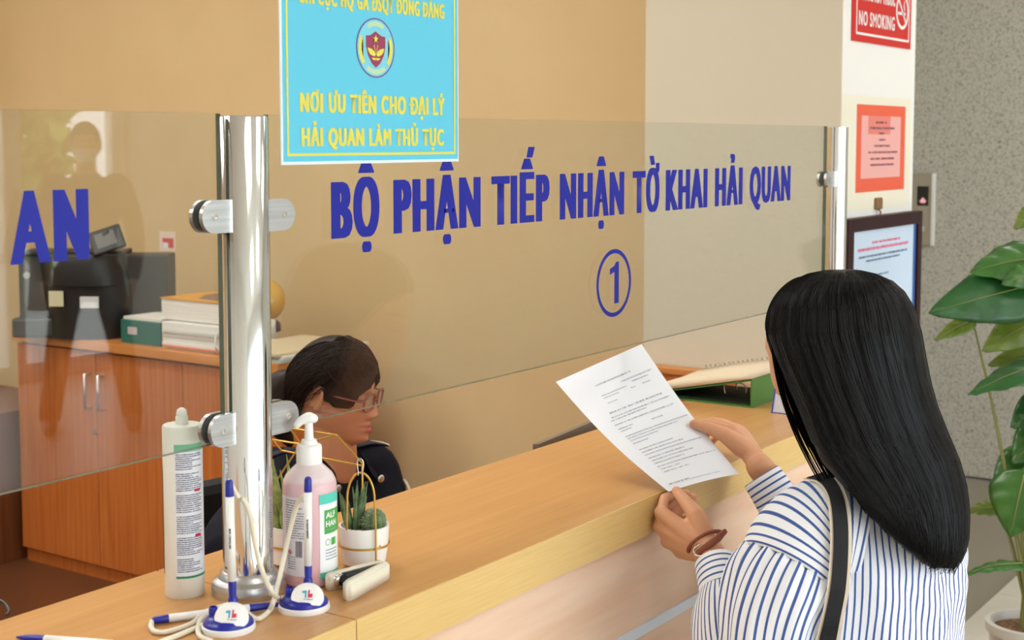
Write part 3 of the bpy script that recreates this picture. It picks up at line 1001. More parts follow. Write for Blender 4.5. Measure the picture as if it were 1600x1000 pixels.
# pen stands
M_cyl_logo_r = mat('logo red', rgb(214, 60, 90), 0.5)
M_cyl_logo_b = mat('logo cyan', rgb(60, 170, 196), 0.5)
def stand(px, py, label, topx, topy):
    c = on_z(px, py, CT)
    c.z = CT
    t = thing('pen_stand', label, 'pen stand', c, 'blue counter pen stands')
    r = 0.031
    lt('foot', [(0, 0), (r, 0), (r + 0.0008, 0.002), (r, 0.0065), (r - 0.002, 0.008), (0, 0.008)], M_whitep, t, c.x, c.y, CT, 40)
    lt('base', [(r - 0.001, 0.0065), (r - 0.002, 0.010), (r - 0.006, 0.0145), (r - 0.014, 0.0185), (0.008, 0.020), (0, 0.020)], M_blue, t, c.x, c.y, CT, 40)
    u = Vector((RT.x, RT.y, 0)); v = Vector((-FW.x, -FW.y, 0)).normalized()
    # round white badge, tilted to the customer
    bcn = c + u * 0.006 + v * 0.011
    nrm = (v * 0.85 + u * 0.15 + Vector((0, 0, 1))).normalized()
    ax = (u - nrm * u.dot(nrm)).normalized()
    ay = nrm.cross(ax)
    Mx = Matrix((ax.to_4d(), ay.to_4d(), nrm.to_4d(), (0, 0, 0, 1))).transposed()
    Mx.translation = bcn + Vector((0, 0, 0.0180))
    for i in range(3):
        Mx[3][i] = 0
    bd_ = lt('badge', [(0, 0.0066), (0.008, 0.0062), (0.015, 0.0046), (0.0195, 0.001), (0.020, -0.002), (0.0195, -0.012), (0, -0.012)], M_whitep, t, 0, 0, 0, 36, M=Mx)
    fp = lambda z0: (lambda x, y: Mx @ Vector((x, y, z0)))
    outline('logo_mark', [(-0.0065, 0.004), (-0.0015, 0.005), (-0.001, -0.005), (-0.003, -0.0055), (-0.0032, 0.0012), (-0.0065, 0.0012)], fp(0.0069), M_cyl_logo_b, bd_)
    outline('logo_mark', [(0.0005, 0.0055), (0.0024, 0.006), (0.0026, 0.0006), (0.006, 0.0012), (0.0062, -0.004), (0.0008, -0.005)], fp(0.0069), M_cyl_logo_r, bd_)
    strips('printed_text', [(-0.004, 0.007, -0.0078, 0.0011)], fp(0.0069), M_print, bd_, 4)
    # empty socket and the socket that holds the pen
    s1 = c - u * 0.017 + v * 0.002
    lt('socket', [(0.0055, 0.012), (0.0052, 0.027), (0.0042, 0.0275), (0.0036, 0.020), (0, 0.020)], M_blue, t, s1.x, s1.y, CT, 20)
    s2 = c + u * 0.004 - v * 0.009
    lt('socket', [(0.0062, 0.012), (0.0056, 0.034), (0.0046, 0.036), (0, 0.036)], M_blue, t, s2.x, s2.y, CT, 20)
    return t, c, s2
def pen(p0, p1, label, grp='blue and white counter pens', tipdir=None):
    """p0 writing end, p1 rear end"""
    t = thing('pen', label, 'pen', p0, grp)
    d = (p1 - p0); L = d.length; d.normalize()
    g = lambda q: p0 + d * q
    tb('tip_cone', [g(0), g(0.012), g(0.034)], [0.0009, 0.0036, 0.0047], M_blue, t, 14)
    tb('grip', [g(0.034), g(L * 0.27)], 0.0047, M_blue, t, 14)
    tb('barrel', [g(L * 0.27), g(L * 0.90)], 0.0050, M_whitep, t, 14, round_caps=False)
    tb('end_cap', [g(L * 0.90), g(L)], [0.0050, 0.0046], M_blue, t, 14)
    return t
st1, c1_, s1_ = stand(357, 983, 'blue and white pen stand nearest the viewer, at the frame bottom left of centre', 360, 785)
st2, c2_, s2_ = stand(475, 951, 'blue and white pen stand beside the pink bottle and stapler', 480, 755)
top1 = s1_ + Vector((-0.002, 0.001, 0.172 - 0.0))
top2 = s2_ + Vector((0.002, 0.0, 0.157))
pn1 = pen(s1_ + Vector((0, 0, 0.012)), top1, 'upright blue and white pen in the nearest pen stand, cord at its top', None)
pn2 = pen(s2_ + Vector((0, 0, 0.012)), top2, 'upright blue and white pen standing in front of the pink bottle', None)
for pn, tp_, s_ in ((pn1, top1, s1_), (pn2, top2, s2_)):
    mid = s_.lerp(tp_, 0.62)
    strips('printed_text', [(-0.012, 0.012, -0.0012, 0.0024)], (lambda m_: lambda x, y: m_ + Vector((0, 0, x)) + f1 * (y) + fb * 0.0052)(mid), M_print, pn, 6)
lp0, lp1 = on_z(442, 951, CT) + Vector((0, 0, 0.006)), on_z(243, 976, CT) + Vector((0, 0, 0.0055))
pn3 = pen(lp0, lp1, 'blue and white pen lying flat behind the nearest pen stand', None)
q0, q1 = on_z(26, 998, CT) + Vector((0, 0, 0.002)), on_z(150, 1012, CT) + Vector((0, 0, 0.0052))
pn4 = pen(q0, q0 + (q1 - q0).normalized() * 0.14, 'blue pen lying at the bottom left corner of the counter', None)

def coil(parent, pts, r=0.0030, n=220):
    """spiral plastic cord: a smooth core with fine rings"""
    bm = bmesh.new()
    P = catmull(pts, n)
    R = [r * (1.0 + (0.10 if i % 2 else -0.04)) for i in range(n + 1)]
    tube(bm, P, R, n=9, steps=None)
    return obj('spiral_cord', bm, M_cream, parent, True)
dA = (s1_ - EYE).dot(FW)
coil(st2, [top1 + Vector((0, 0, 0.002)), at(372, 776, dA), at(382, 783, dA), at(391, 806, dA + .01), at(399, 850, dA + .02), at(409, 890, dA + .02), at(425, 925, dA + .01), at(441, 938, 1.79) + Vector((0, 0, 0.0)), c2_ + f1 * -0.026 + Vector((0, 0, 0.014))])
dB = (s2_ - EYE).dot(FW)
cd = 0.0033
coil(st1, [at(474, 775, dB + .012), at(464, 790, dB + .02), at(454, 825, dB + .022), at(444, 870, dB + .02), at(434, 915, dB + .0), at(428, 938, dB - .03), on_z(420, 955, CT + cd), on_z(402, 967, CT + cd), on_z(384, 956, CT + cd), on_z(362, 944, CT + cd), on_z(330, 955, CT + cd), on_z(312, 972, CT + cd), on_z(311, 992, CT + cd), on_z(330, 1002, CT + cd)], n=300)
coil(st1, [lp1 + Vector((-0.004, 0.002, -0.001)), on_z(236, 979, CT + cd), on_z(242, 987, CT + cd), on_z(262, 987, CT + cd), on_z(300, 974, CT + cd), on_z(318, 958, CT + cd * 1.2), on_z(350, 947, CT + cd), on_z(378, 950, CT + cd)], n=220)
coil(st1, [on_z(318, 976, CT + cd), on_z(290, 988, CT + cd), on_z(262, 999, CT + cd), on_z(235, 1008, CT + cd), on_z(190, 1020, CT + cd)], n=120)

# green lever-arch file with an open spiral pad lying on it
bf = thing('green_binder', 'green lever arch file lying on the counter beyond the paper', 'binder', on_z(1172, 638, CT))
M_grn = mat('green binder board', rgb(72, 122, 56), 0.45)
M_grnd = mat('shaded green binder inside', rgb(30, 48, 28), 0.6)
bx('lower_cover', 2.775, 2.98, 1.285, 1.535, CT, CT + 0.003, M_grn, bf)
bx('spine', 2.775, 2.98, 1.285, 1.289, CT + 0.003, CT + 0.062, M_grn, bf, 0.0006)
bm = bmesh.new()
vs = [(2.775, 1.289, CT + 0.0605), (2.98, 1.289, CT + 0.0605), (2.98, 1.54, CT + 0.008), (2.775, 1.54, CT + 0.008)]
f = bm.faces.new([bm.verts.new(v) for v in vs])
r_ = bmesh.ops.extrude_face_region(bm, geom=[f])
for v in [e for e in r_['geom'] if isinstance(e, bmesh.types.BMVert)]:
    v.co.z -= 0.003
obj('upper_cover', bm, M_grn, bf)
bx('inner_shadow_board', 2.79, 2.975, 1.30, 1.50, CT + 0.004, CT + 0.0065, M_grnd, bf)  # dark board stands in for the shade between the covers
bm = bmesh.new()
for x in (2.85, 2.91):
    tube(bm, [(x, 1.335, CT + 0.006), (x, 1.335, CT + 0.03), (x, 1.36, CT + 0.040), (x, 1.385, CT + 0.03), (x, 1.385, CT + 0.006)], 0.0016, n=8, steps=24)
obj('ring_mechanism', bm, M_steel, bf, True)
pad = thing('spiral_notepad', 'cream spiral bound notepad lying open on the green binder', 'notepad', (2.87, 1.42, CT + 0.05))
bm = bmesh.new()
uvl = bm.loops.layers.uv.verify()
def padz(y):
    return CT + 0.0615 - (y - 1.289) * 0.2092
top_, bot_ = [], []
for j in range(13):
    y = 1.283 + 0.262 * j / 12
    zz = padz(y) + 0.0012
    row, rowb = [], []
    for i, x in enumerate((2.772, 2.86, 2.95, 3.035)):
        row.append(bm.verts.new((x, y, zz + 0.010 + 0.004 * math.sin(j / 12 * PI) + (0.004 if i == 3 else 0))))
        rowb.append(bm.verts.new((x, y, zz + (0.004 if i == 3 else 0))))
    top_.append(row); bot_.append(rowb)
for j in range(12):
    for i in range(3):
        bm.faces.new((top_[j][i], top_[j][i + 1], top_[j + 1][i + 1], top_[j + 1][i]))
        bm.faces.new((bot_[j][i], bot_[j + 1][i], bot_[j + 1][i + 1], bot_[j][i + 1]))
    bm.faces.new((top_[j][0], top_[j + 1][0], bot_[j + 1][0], bot_[j][0]))
    bm.faces.new((top_[j][3], bot_[j][3], bot_[j + 1][3], top_[j + 1][3]))
for i in range(3):
    bm.faces.new((top_[0][i], bot_[0][i], bot_[0][i + 1], top_[0][i + 1]))
    bm.faces.new((top_[12][i], top_[12][i + 1], bot_[12][i + 1], bot_[12][i]))
obj('pages', bm, mat('cream page', rgb(216, 200, 172), 0.8), pad, True)
bm = bmesh.new()
for k in range(20):
    y = 1.30 + 0.012 * k
    zz = padz(y) + 0.014
    tube(bm, [(3.028, y, zz), (3.030, y, zz + 0.010), (3.040, y, zz + 0.011), (3.044, y, zz + 0.002), (3.040, y, zz - 0.008)], 0.0013, n=6, steps=10)
o = obj('spiral_wire', bm, mat('pale wire', rgb(196, 188, 172), 0.4, 0.4), pad, True)
# small upright desk calendar
cal = thing('desk_calendar', 'white and blue tent card on the counter beside the green binder, by her face', 'calendar', (2.77, 1.22, CT))
a_, b_ = on_z(1206, 645, CT), on_z(1246, 650, CT)
dv = (b_ - a_).normalized(); sv = Vector((-dv.y, dv.x, 0))
bm = bmesh.new()
L = 0.12
for s in (-1, 1):
    q = [a_ + sv * (0.0 if s < 0 else 0.05), a_ + dv * L + sv * (0.0 if s < 0 else 0.05), a_ + dv * L + sv * 0.025 + Vector((0, 0, 0.085)), a_ + sv * 0.025 + Vector((0, 0, 0.085))]
    f = bm.faces.new([bm.verts.new(p) for p in q])
bmesh.ops.solidify(bm, geom=list(bm.faces), thickness=0.0015)
obj('card', bm, M_paper, cal)
bm = bmesh.new()
for (p, q, w) in ((a_, a_ + sv * 0.025 + Vector((0, 0, 0.085)), 0.003), (a_ + Vector((0, 0, 0.0015)), a_ + dv * L + Vector((0, 0, 0.0015)), 0.0015)):
    tube(bm, [p, q], w * 0.6, n=6)
obj('blue_edge', bm, M_blue, cal)

# black cable curling at the back edge of the counter
tag(tb('cable', [on_z(-12, 940, CT + .003), on_z(-2, 938, CT + .004), on_z(8, 944, CT + .004), on_z(14, 954, CT + .003), on_z(11, 960, CT + .003)], 0.0022, M_black, None, 8, 30), 'thin black cable curling on the counter edge, far left', 'cable')

# ------------------------------------------------------------------ signs on the column
CY = 1.602
def flat(name, px0, px1, z0, z1, y, material, parent, th=0.0006):
    return bx(name, px0, px1, y - th, y, z0, z1, material, parent)

ns = thing('no_smoking_sign', 'red and white no smoking sign at the top of the white column', 'sign', (4.37, CY - 0.004, 1.965))
bm = bmesh.new()
box(bm, 4.115, 4.632, CY - 0.004, CY, 1.966, 2.36)
obj('board', bm, M_red, ns)
pn_ = plane_place(CY - 0.0046)(0, 0)
def frame_lines(name, x0, x1, z0, z1, w, pl_, material, parent):
    bm = bmesh.new()
    for q in ((x0, x1, z0, z0 + w), (x0, x1, z1 - w, z1), (x0, x0 + w, z0 + w, z1 - w), (x1 - w, x1, z0 + w, z1 - w)):
        bm.faces.new([bm.verts.new(pl_(*p)) for p in ((q[0], q[2]), (q[1], q[2]), (q[1], q[3]), (q[0], q[3]))])
    return obj(name, bm, material, parent, recalc=False)
M_wprint = mat('white print', rgb(244, 238, 236), 0.5)
frame_lines('border', 4.145, 4.612, 1.987, 2.335, 0.007, pn_, M_wprint, ns)
text_obj('lettering', 'NO SMOKING', plane_place(CY - 0.0046)(4.166, 2.017), 0.31, 0.044, M_wprint, ns, bold=0.012, heavy=0.022, track=1.14)
text_obj('lettering', 'KHÔNG HÚT THUỐC', plane_place(CY - 0.0046)(4.166, 2.093), 0.31, 0.050, M_wprint, ns, bold=0.01, heavy=0.045, track=1.12)
nc = plane_place(CY - 0.0046)(4.545, 2.083)
ring_pts(nc, 0, 0, 0.047, 0.058, 'ban_ring', M_wprint, ns)
outline('ban_slash', [(-0.036, 0.030), (-0.030, 0.036), (0.036, -0.030), (0.030, -0.036)], nc, M_wprint, ns)
outline('cigarette', [(-0.040, -0.012), (0.030, -0.012), (0.030, -0.003), (-0.040, -0.003)], nc, M_wprint, ns)
outline('smoke_mark', [(0.020, 0.002), (0.027, 0.002), (0.018, 0.018), (0.024, 0.034), (0.016, 0.034), (0.010, 0.018)], nc, M_wprint, ns)

tp_ = tag(flat('tape', 4.052, 4.66, 1.455, 1.805, CY - 0.0002, mat('cream tape', rgb(236, 230, 210), 0.5), None), 'cream backing film on the white column behind the orange notice', 'film')
on = thing('column_notice', 'orange bordered pink notice sheet taped to the white column', 'notice', (4.39, CY - 0.001, 1.51))
flat('backing', 4.173, 4.604, 1.510, 1.779, CY - 0.001, mat('orange red paper', rgb(232, 96, 66), 0.6), on)
flat('sheet', 4.212, 4.560, 1.552, 1.745, CY - 0.0018, mat('pink sheet', rgb(236, 172, 166), 0.6), on, 0.0004)
flat('upper_panel', 4.268, 4.462, 1.688, 1.745, CY - 0.0023, mat('salmon print', rgb(226, 128, 116), 0.6), on, 0.0003)
strips('printed_text', [(4.33, 4.43, 1.722, .006), (4.28, 4.50, 1.704, .007), (4.36, 4.41, 1.688, .006), (4.36, 4.42, 1.668, .006), (4.32, 4.46, 1.649, .006), (4.27, 4.53, 1.629, .006), (4.29, 4.50, 1.609, .006), (4.29, 4.50, 1.590, .006)], plane_place(CY - 0.0029)(0, 0), printed('pink notice type', rgb(120, 60, 70), rgb(214, 150, 146), (160, 60), 0.4), on, 10)

fr = thing('framed_notice', 'dark framed pale blue notice hanging from a hook on the white column', 'framed notice', (4.36, 1.57, 1.0))
M_maroon = mat('dark maroon frame', rgb(48, 20, 25), 0.5, spec=0.2)
fx0, fx1, fz0, fz1 = 4.032, 4.692, 0.985, 1.436
bx('frame_side', fx0, fx0 + 0.048, 1.565, 1.598, fz0, fz1, M_maroon, fr, 0.002)
bx('frame_side', fx1 - 0.040, fx1, 1.565, 1.598, fz0, fz1, M_maroon, fr, 0.002)
bx('frame_side', fx0 + 0.048, fx1 - 0.040, 1.565, 1.598, fz1 - 0.040, fz1, M_maroon, fr)
bx('frame_side', fx0 + 0.048, fx1 - 0.040, 1.565, 1.598, fz0, fz0 + 0.04, M_maroon, fr)
bx('sheet', fx0 + 0.045, fx1 - 0.037, 1.574, 1.590, fz0 + 0.037, fz1 - 0.037, mat('pale blue sheet', rgb(206, 226, 248), 0.35), fr)
bx('blue_reflection', fx1 - 0.062, fx1 - 0.040, 1.573, 1.574, fz0 + 0.04, fz1 - 0.04, mat('painted blue reflection', rgb(70, 110, 180), 0.35), fr)  # blue reflection in the notice glass, painted as a flat strip
fpz = plane_place(1.5732)(0, 0)
strips('printed_title', [(4.25, 4.50, 1.352, .007), (4.13, 4.58, 1.333, .009)], fpz, printed('pink type', rgb(206, 96, 130), rgb(226, 180, 206), (120, 60), 0.4), fr, 8)
strips('printed_text', [(4.14, 4.57, 1.312, .006), (4.20, 4.50, 1.298, .006), (4.20, 4.40, 1.25, .006), (4.12, 4.34, 1.24, .006), (4.42, 4.54, 1.18, .006), (4.12, 4.55, 1.15, .006), (4.12, 4.5, 1.13, .006)], fpz, printed('blue grey type', rgb(70, 90, 120), rgb(180, 200, 226), (120, 60), 0.4), fr, 8)
hk = thing('wall_hook', 'small bronze hook above the dark framed notice on the column', 'hook', (4.36, CY, 1.46))
M_bronze = mat('bronze', rgb(150, 112, 70), 0.4, 0.5)
bx('plate', 4.335, 4.385, CY - 0.012, CY, 1.453, 1.490, M_bronze, hk, 0.004)
tb('peg', [(4.36, CY - 0.006, 1.455), (4.36, CY - 0.014, 1.445), (4.36, CY - 0.012, 1.432)], 0.003, M_bronze, hk, 8)

# lift call panel
lp = thing('lift_call_panel', 'brushed steel lift call panel with red display on the granite wall', 'call panel', (XE, 2.35, 1.15))
bx('plate', XE - 0.02, XE, 2.300, 2.425, 1.145, 1.505, mat('steel plate', rgb(168, 160, 144), 0.45, 0.35), lp, 0.003)
bx('bright_edge', XE - 0.024, XE - 0.001, 2.297, 2.313, 1.144, 1.506, mat('bright edge', rgb(232, 232, 228), 0.3, 0.2), lp, 0.002)
bx('display', XE - 0.022, XE - 0.018, 2.327, 2.385, 1.343, 1.441, M_black, lp, 0.001)
M_led = bpy.data.materials.new('red led'); M_led.use_nodes = True
M_led.node_tree.nodes['Principled BSDF'].inputs['Emission Color'].default_value = (1, 0.02, 0.06, 1)
M_led.node_tree.nodes['Principled BSDF'].inputs['Emission Strength'].default_value = 0.35
outline('arrow', [(2.365, 1.357), (2.345, 1.357), (2.345, 1.366), (2.338, 1.366), (2.355, 1.385), (2.372, 1.366), (2.365, 1.366)], lambda y, z: Vector((XE - 0.0225, y, z)), M_led, lp)
bx('button', XE - 0.024, XE - 0.018, 2.345, 2.37, 1.215, 1.24, M_brush, lp, 0.002)

# ------------------------------------------------------------------ potted plant
pc = on_z(1607, 972, 0.36); pc.z = 0
plant = thing('potted_plant', 'large leaved green plant in a white pot by the granite wall', 'plant', pc)
lt('pot', [(0, 0), (0.085, 0), (0.09, 0.006), (0.102, 0.33), (0.112, 0.335), (0.113, 0.36), (0.100, 0.362), (0.096, 0.335), (0, 0.335)], mat('grey white pot', rgb(196, 192, 184), 0.5), plant, pc.x, pc.y, 0, 40)
lt('soil', [(0, 0.345), (0.06, 0.342), (0.096, 0.337)], grain(mat('soil', rgb(92, 64, 42), 0.95), rgb(60, 40, 26), rgb(130, 96, 62), (1, 1, 1), 90), plant, pc.x, pc.y, 0, 24)
M_stem = mat('plant stem', rgb(124, 128, 70), 0.5)
dpl = (Vector((pc.x, pc.y, 0.8)) - EYE).dot(FW)
def leaf_mat(name, c1, c2):
    m = grain(mat(name, c1, 0.30, spec=0.5), c1, c2, (1, 1, 1), 14)
    nt, b = nodes(m)
    return m
LM = [leaf_mat('deep green leaf', rgb(24, 70, 28), rgb(40, 94, 42)), leaf_mat('mid green leaf', rgb(44, 90, 32), rgb(66, 112, 46)), leaf_mat('yellow green leaf', rgb(84, 106, 32), rgb(112, 130, 48))]
def plant_leaf(base, tip, w, m, face=0.75, droop=0.02, twist=0.0):
    base, tip = Vector(base), Vector(tip)
    ax = tip - base
    L = ax.length
    ax.normalize()
    tocam = (EYE - base).normalized()
    nrm = (tocam * face + Vector((0, 0, 1)) * (1 - face))
    nrm = (nrm - ax * nrm.dot(ax)).normalized()
    nrm = Quaternion(ax, twist) @ nrm
    side = ax.cross(nrm)
    bm = bmesh.new()
    nu, nv = 14, 10
    G = []
    for i in range(nu + 1):
        t = i / nu
        hw = w * (math.sin(PI * min(1, t ** 0.62)) ** 0.75) * (1 - 0.25 * t) if 0 < t < 1 else 0.0
        row = []
        for j in range(nv + 1):
            s = 2 * j / nv - 1
            back = 0.10 * L * (abs(s) ** 1.5) * max(0, 1 - t * 4) 
            p = base + ax * (t * L - back) + side * (s * hw)
            p += nrm * (-droop * (t - 0.3) ** 2 * 2 - 0.22 * hw * s * s + 0.10 * hw * abs(s) + 0.0035 * math.sin(t * 24 - abs(s) * 5) * min(1, abs(s) * 2.5))
            row.append(bm.verts.new(p))
        G.append(row)
    for i in range(nu):
        for j in range(nv):
            bm.faces.new((G[i][j], G[i + 1][j], G[i + 1][j + 1], G[i][j + 1]))
    bmesh.ops.remove_doubles(bm, verts=bm.verts, dist=0.0004)
    o = obj('leaf', bm, m, plant, True)
    so = o.modifiers.new('s', 'SOLIDIFY'); so.thickness = 0.0008
    tb('midrib', [base + nrm * 0.001, base + ax * L * 0.5 + nrm * 0.0012, base + ax * L * 0.9 - nrm * (droop * 0.7 - 0.001)], [0.0022, 0.0015, 0.0005], M_stem, o, 6, 8)
    return o
crown_top = Vector((pc.x, pc.y, 1.52))
LV = [((1640, 400), (1517, 418), 50, 1, -.02, .7, 0.3), ((1626, 425), (1570, 440), 26, 1, -.06, .8, 0.0), ((1632, 440), (1453, 486), 56, 0, -.03, .7, -0.15), ((1520, 500), (1462, 527), 16, 2, .05, .7, 0),
      ((1618, 500), (1537, 545), 34, 2, .04, .8, 0), ((1632, 548), (1546, 566), 24, 2, .10, .7, 0), ((1640, 565), (1512, 608), 36, 0, -.04, .55, 0.3), ((1636, 628), (1582, 664), 32, 0, .02, .8, 0), ((1632, 670), (1584, 722), 34, 1, .03, .8, 0),
      ((1620, 712), (1552, 776), 44, 1, .06, .85, 0), ((1600, 742), (1578, 838), 52, 1, -.06, .85, 0.1), ((1560, 793), (1513, 795), 15, 2, .05, .6, 0), ((1596, 880), (1508, 888), 18, 1, -.05, .45, 0.3), ((1622, 330), (1588, 352), 20, 2, .06, .8, 0),
      ((1650, 420), (1760, 400), 50, 0, .0, .6, 0), ((1650, 520), (1770, 560), 48, 1, .04, .6, 0), ((1640, 620), (1740, 660), 46, 0, -.05, .6, 0), ((1640, 720), (1730, 800), 44, 1, .02, .7, 0), ((1640, 360), (1690, 290), 40, 1, .0, .6, 0)]
for (b0, t0, wp, mi, dd, fc, tw) in LV:
    d0 = dpl + dd
    base = at(b0[0], b0[1], d0)
    tip = at(t0[0], t0[1], d0 - 0.03)
    plant_leaf(base, tip, wp * d0 / FPX, LM[mi], fc, 0.02, tw)
    a = Vector((pc.x + random.uniform(-.02, .02), pc.y + random.uniform(-.02, .02), 0.34))
    mid = a.lerp(base, 0.55) + Vector((random.uniform(-.015, .015), random.uniform(-.015, .015), 0.05))
    tb('stem', [a, mid, base], [0.006, 0.005, 0.0025], M_stem, plant, 7, 14)

# ------------------------------------------------------------------ office behind the counter
low = thing('low_partition', 'low cherry wood partition in front of the beige column side', 'partition', (4.02, 1.9, 0))
bx('panel', 3.995, 4.03, 1.60, 2.30, 0, 0.93, M_cab, low)
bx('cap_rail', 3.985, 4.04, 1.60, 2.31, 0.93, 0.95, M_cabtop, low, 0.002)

CX0, CX1, CYN, CYF, CZ = 3.50, 3.92, 3.36, 4.765, 0.92
cab = thing('filing_cabinet', 'cherry wood cabinet with steel bar handles carrying the printer and books', 'cabinet', (3.7, 4.05, 0))
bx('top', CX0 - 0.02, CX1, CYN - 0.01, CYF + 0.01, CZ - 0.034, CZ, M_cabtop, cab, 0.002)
bx('carcass', CX0 + 0.02, CX1, CYN, CYF, 0.0, CZ - 0.034, M_cab, cab)
dw = (CYF - CYN) / 3
for k in range(3):
    y0 = CYN + k * dw + 0.002
    d_ = bx('door', CX0 - 0.002, CX0 + 0.019, y0, y0 + dw - 0.004, 0.06, CZ - 0.044, M_cab, cab, 0.001)
    yh = (y0 + 0.045, y0 + dw - 0.045, y0 + 0.03)[k]
    tb('handle', [(CX0 - 0.004, yh, 0.795), (CX0 - 0.03, yh, 0.795), (CX0 - 0.03, yh, 0.665), (CX0 - 0.004, yh, 0.665)], 0.006, M_brush, d_, 10)
    if k == 2:
        lt('keyhole', [(0, 0), (0.012, 0), (0.012, 0.004), (0, 0.004)], M_brush, d_, n=20, M=Matrix.Translation((CX0 - 0.002, yh - 0.02, 0.575)) @ Matrix.Rotation(-PI / 2, 4, 'Y'))
ped = thing('drawer_pedestal', 'dark brown wooden drawer unit in shadow, left of the cherry cabinet', 'drawer unit', (3.4, 5.2, 0))
bx('body', 3.25, 3.85, 4.80, 5.5, 0.0, 0.60, M_darkwood, ped, 0.003)
for k in range(3):
    d_ = bx('drawer', 3.235, 3.249, 4.815, 5.485, 0.03 + k * 0.19, 0.21 + k * 0.19, M_darkwood, ped, 0.001)
    tb('handle', [(3.236, 5.08, 0.13 + k * 0.19), (3.215, 5.08, 0.13 + k * 0.19), (3.215, 5.22, 0.13 + k * 0.19), (3.236, 5.22, 0.13 + k * 0.19)], 0.005, M_brush, d_, 8)

# printer, turned toward the counter
pr_c = at(145, 500, 5.45); pr_c.z = CZ
pu = Vector((RT.x, RT.y, 0)); pv = Vector((-FW.x, -FW.y, 0)).normalized()
PM = Matrix(((pu.x, pv.x, 0, pr_c.x), (pu.y, pv.y, 0, pr_c.y), (0, 0, 1, pr_c.z), (0, 0, 0, 1)))
prn = thing('printer', 'large dark grey office printer standing on the cherry cabinet', 'printer', pr_c)
M_pg = mat('printer grey', rgb(58, 55, 50), 0.5)
M_pb = mat('printer black', rgb(30, 28, 27), 0.42)
bx('foot', -0.305, 0.27, -0.13, 0.02, 0.0, 0.075, M_pg, prn, 0.01, PM)
bx('housing', -0.28, 0.285, -0.15, 0.0, 0.0, 0.315, M_pg, prn, 0.008, PM)
bm = bmesh.new()
F_, B_ = [], []
prof = [(-0.20, 0.0), (-0.20, 0.0)]
n = 16
rows = []
for (z, bulge, xa, xb) in ((0.0, 0.07, -0.165, 0.14), (0.12, 0.075, -0.165, 0.155), (0.20, 0.08, -0.17, 0.15), (0.205, 0.10, -0.185, 0.145), (0.29, 0.11, -0.195, 0.13), (0.318, 0.10, -0.19, 0.125), (0.320, 0.085, -0.18, 0.12)):
    row = []
    for k in range(n + 1):
        s = k / n
        x = xa + (xb - xa) * s
        y = bulge * (1 - abs(2 * s - 1) ** 3.0)
        row.append(bm.verts.new(PM @ Vector((x, y, z))))
    rows.append(row)
for a, c in zip(rows[:-1], rows[1:]):
    for k in range(n):
        bm.faces.new((a[k], a[k + 1], c[k + 1], c[k]))
bm.faces.new(rows[-1]); bm.faces.new(rows[0][::-1])
bm.faces.new([r[0] for r in rows][::-1] + [])
bm.faces.new([r[-1] for r in rows])
o = obj('front_cover', bm, M_pb, prn, True); sharp(o, 30)
bx('lid', -0.265, 0.12, -0.14, 0.01, 0.313, 0.332, M_pb, prn, 0.005, PM)
tb('panel_arm', [PM @ Vector((0.03, 0.03, 0.31)), PM @ Vector((0.05, 0.07, 0.35)), PM @ Vector((0.075, 0.05, 0.40))], [0.022, 0.02, 0.016], M_dark, prn, 12)
pm2 = PM @ Matrix.Translation((0.080, 0.065, 0.372)) @ Matrix.Rotation(math.radians(-50), 4, 'X') @ Matrix.Rotation(math.radians(0), 4, 'Z')
shear = Matrix.Identity(4)
pan = bx('control_panel', -0.062, 0.062, -0.055, 0.055, 0.0, 0.016, M_pb, prn, 0.006, pm2 @ Matrix.Rotation(math.radians(-24), 4, 'Z'))
bx('screen', -0.04, 0.034, -0.034, 0.034, 0.0155, 0.0168, mat('grey screen', rgb(96, 92, 86), 0.4), pan, 0, pm2 @ Matrix.Rotation(math.radians(-24), 4, 'Z'))
bx('note', -0.140, -0.086, 0.083, 0.087, 0.128, 0.186, mat('yellowed note', rgb(206, 196, 160), 0.7), prn, 0, PM @ Matrix.Translation((0, -0.008, 0)))
bx('label', -0.022, 0.048, 0.086, 0.088, 0.122, 0.166, mat('printer label', rgb(212, 210, 206), 0.6), prn, 0, PM @ Matrix.Translation((0, -0.004, 0)))
lt('badge', [(0, 0), (0.013, 0), (0.013, 0.002), (0, 0.002)], M_brush, prn, n=24, M=PM @ Matrix.Translation((-0.247, 0.001, 0.238)) @ Matrix.Rotation(-PI / 2, 4, 'X'))

# books and folders on the cabinet
bk = thing('thick_book', 'thick white paged book with yellow and blue cover on top of the paper pile', 'book', (3.66, 3.95, 1.02))
bx('pages', 3.56, 3.81, 3.70, 4.00, 1.024, 1.094, M_paper2, bk, 0.002)
M_cov = mat('book cover', rgb(226, 160, 50), 0.4)
cv = bx('cover', 3.556, 3.812, 3.698, 4.002, 1.094, 1.098, M_cov, bk)
bx('cover', 3.556, 3.812, 3.698, 4.002, 1.020, 1.024, mat('book back cover', rgb(230, 226, 220), 0.4), bk)
outline('cover_print', [(3.58, 3.70), (3.66, 3.70), (3.81, 3.78), (3.81, 3.93), (3.70, 3.92), (3.60, 3.85)], lambda x, y: Vector((x, y, 1.0985)), mat('cover brown', rgb(120, 96, 84), 0.4), bk)
outline('cover_print', [(3.70, 3.70), (3.81, 3.70), (3.81, 3.83)], lambda x, y: Vector((x, y, 1.0988)), mat('cover blue', rgb(96, 138, 180), 0.4), bk)
gb = thing('box_file', 'teal green box file under the thick book, beside the printer', 'file', (3.66, 4.12, CZ))
bx('case', 3.53, 3.78, 3.975, 4.19, CZ, CZ + 0.088, mat('teal box', rgb(28, 100, 92), 0.45), gb, 0.002)
bx('paper_top', 3.54, 3.77, 3.98, 4.185, CZ + 0.088, CZ + 0.098, M_paper2, gb)
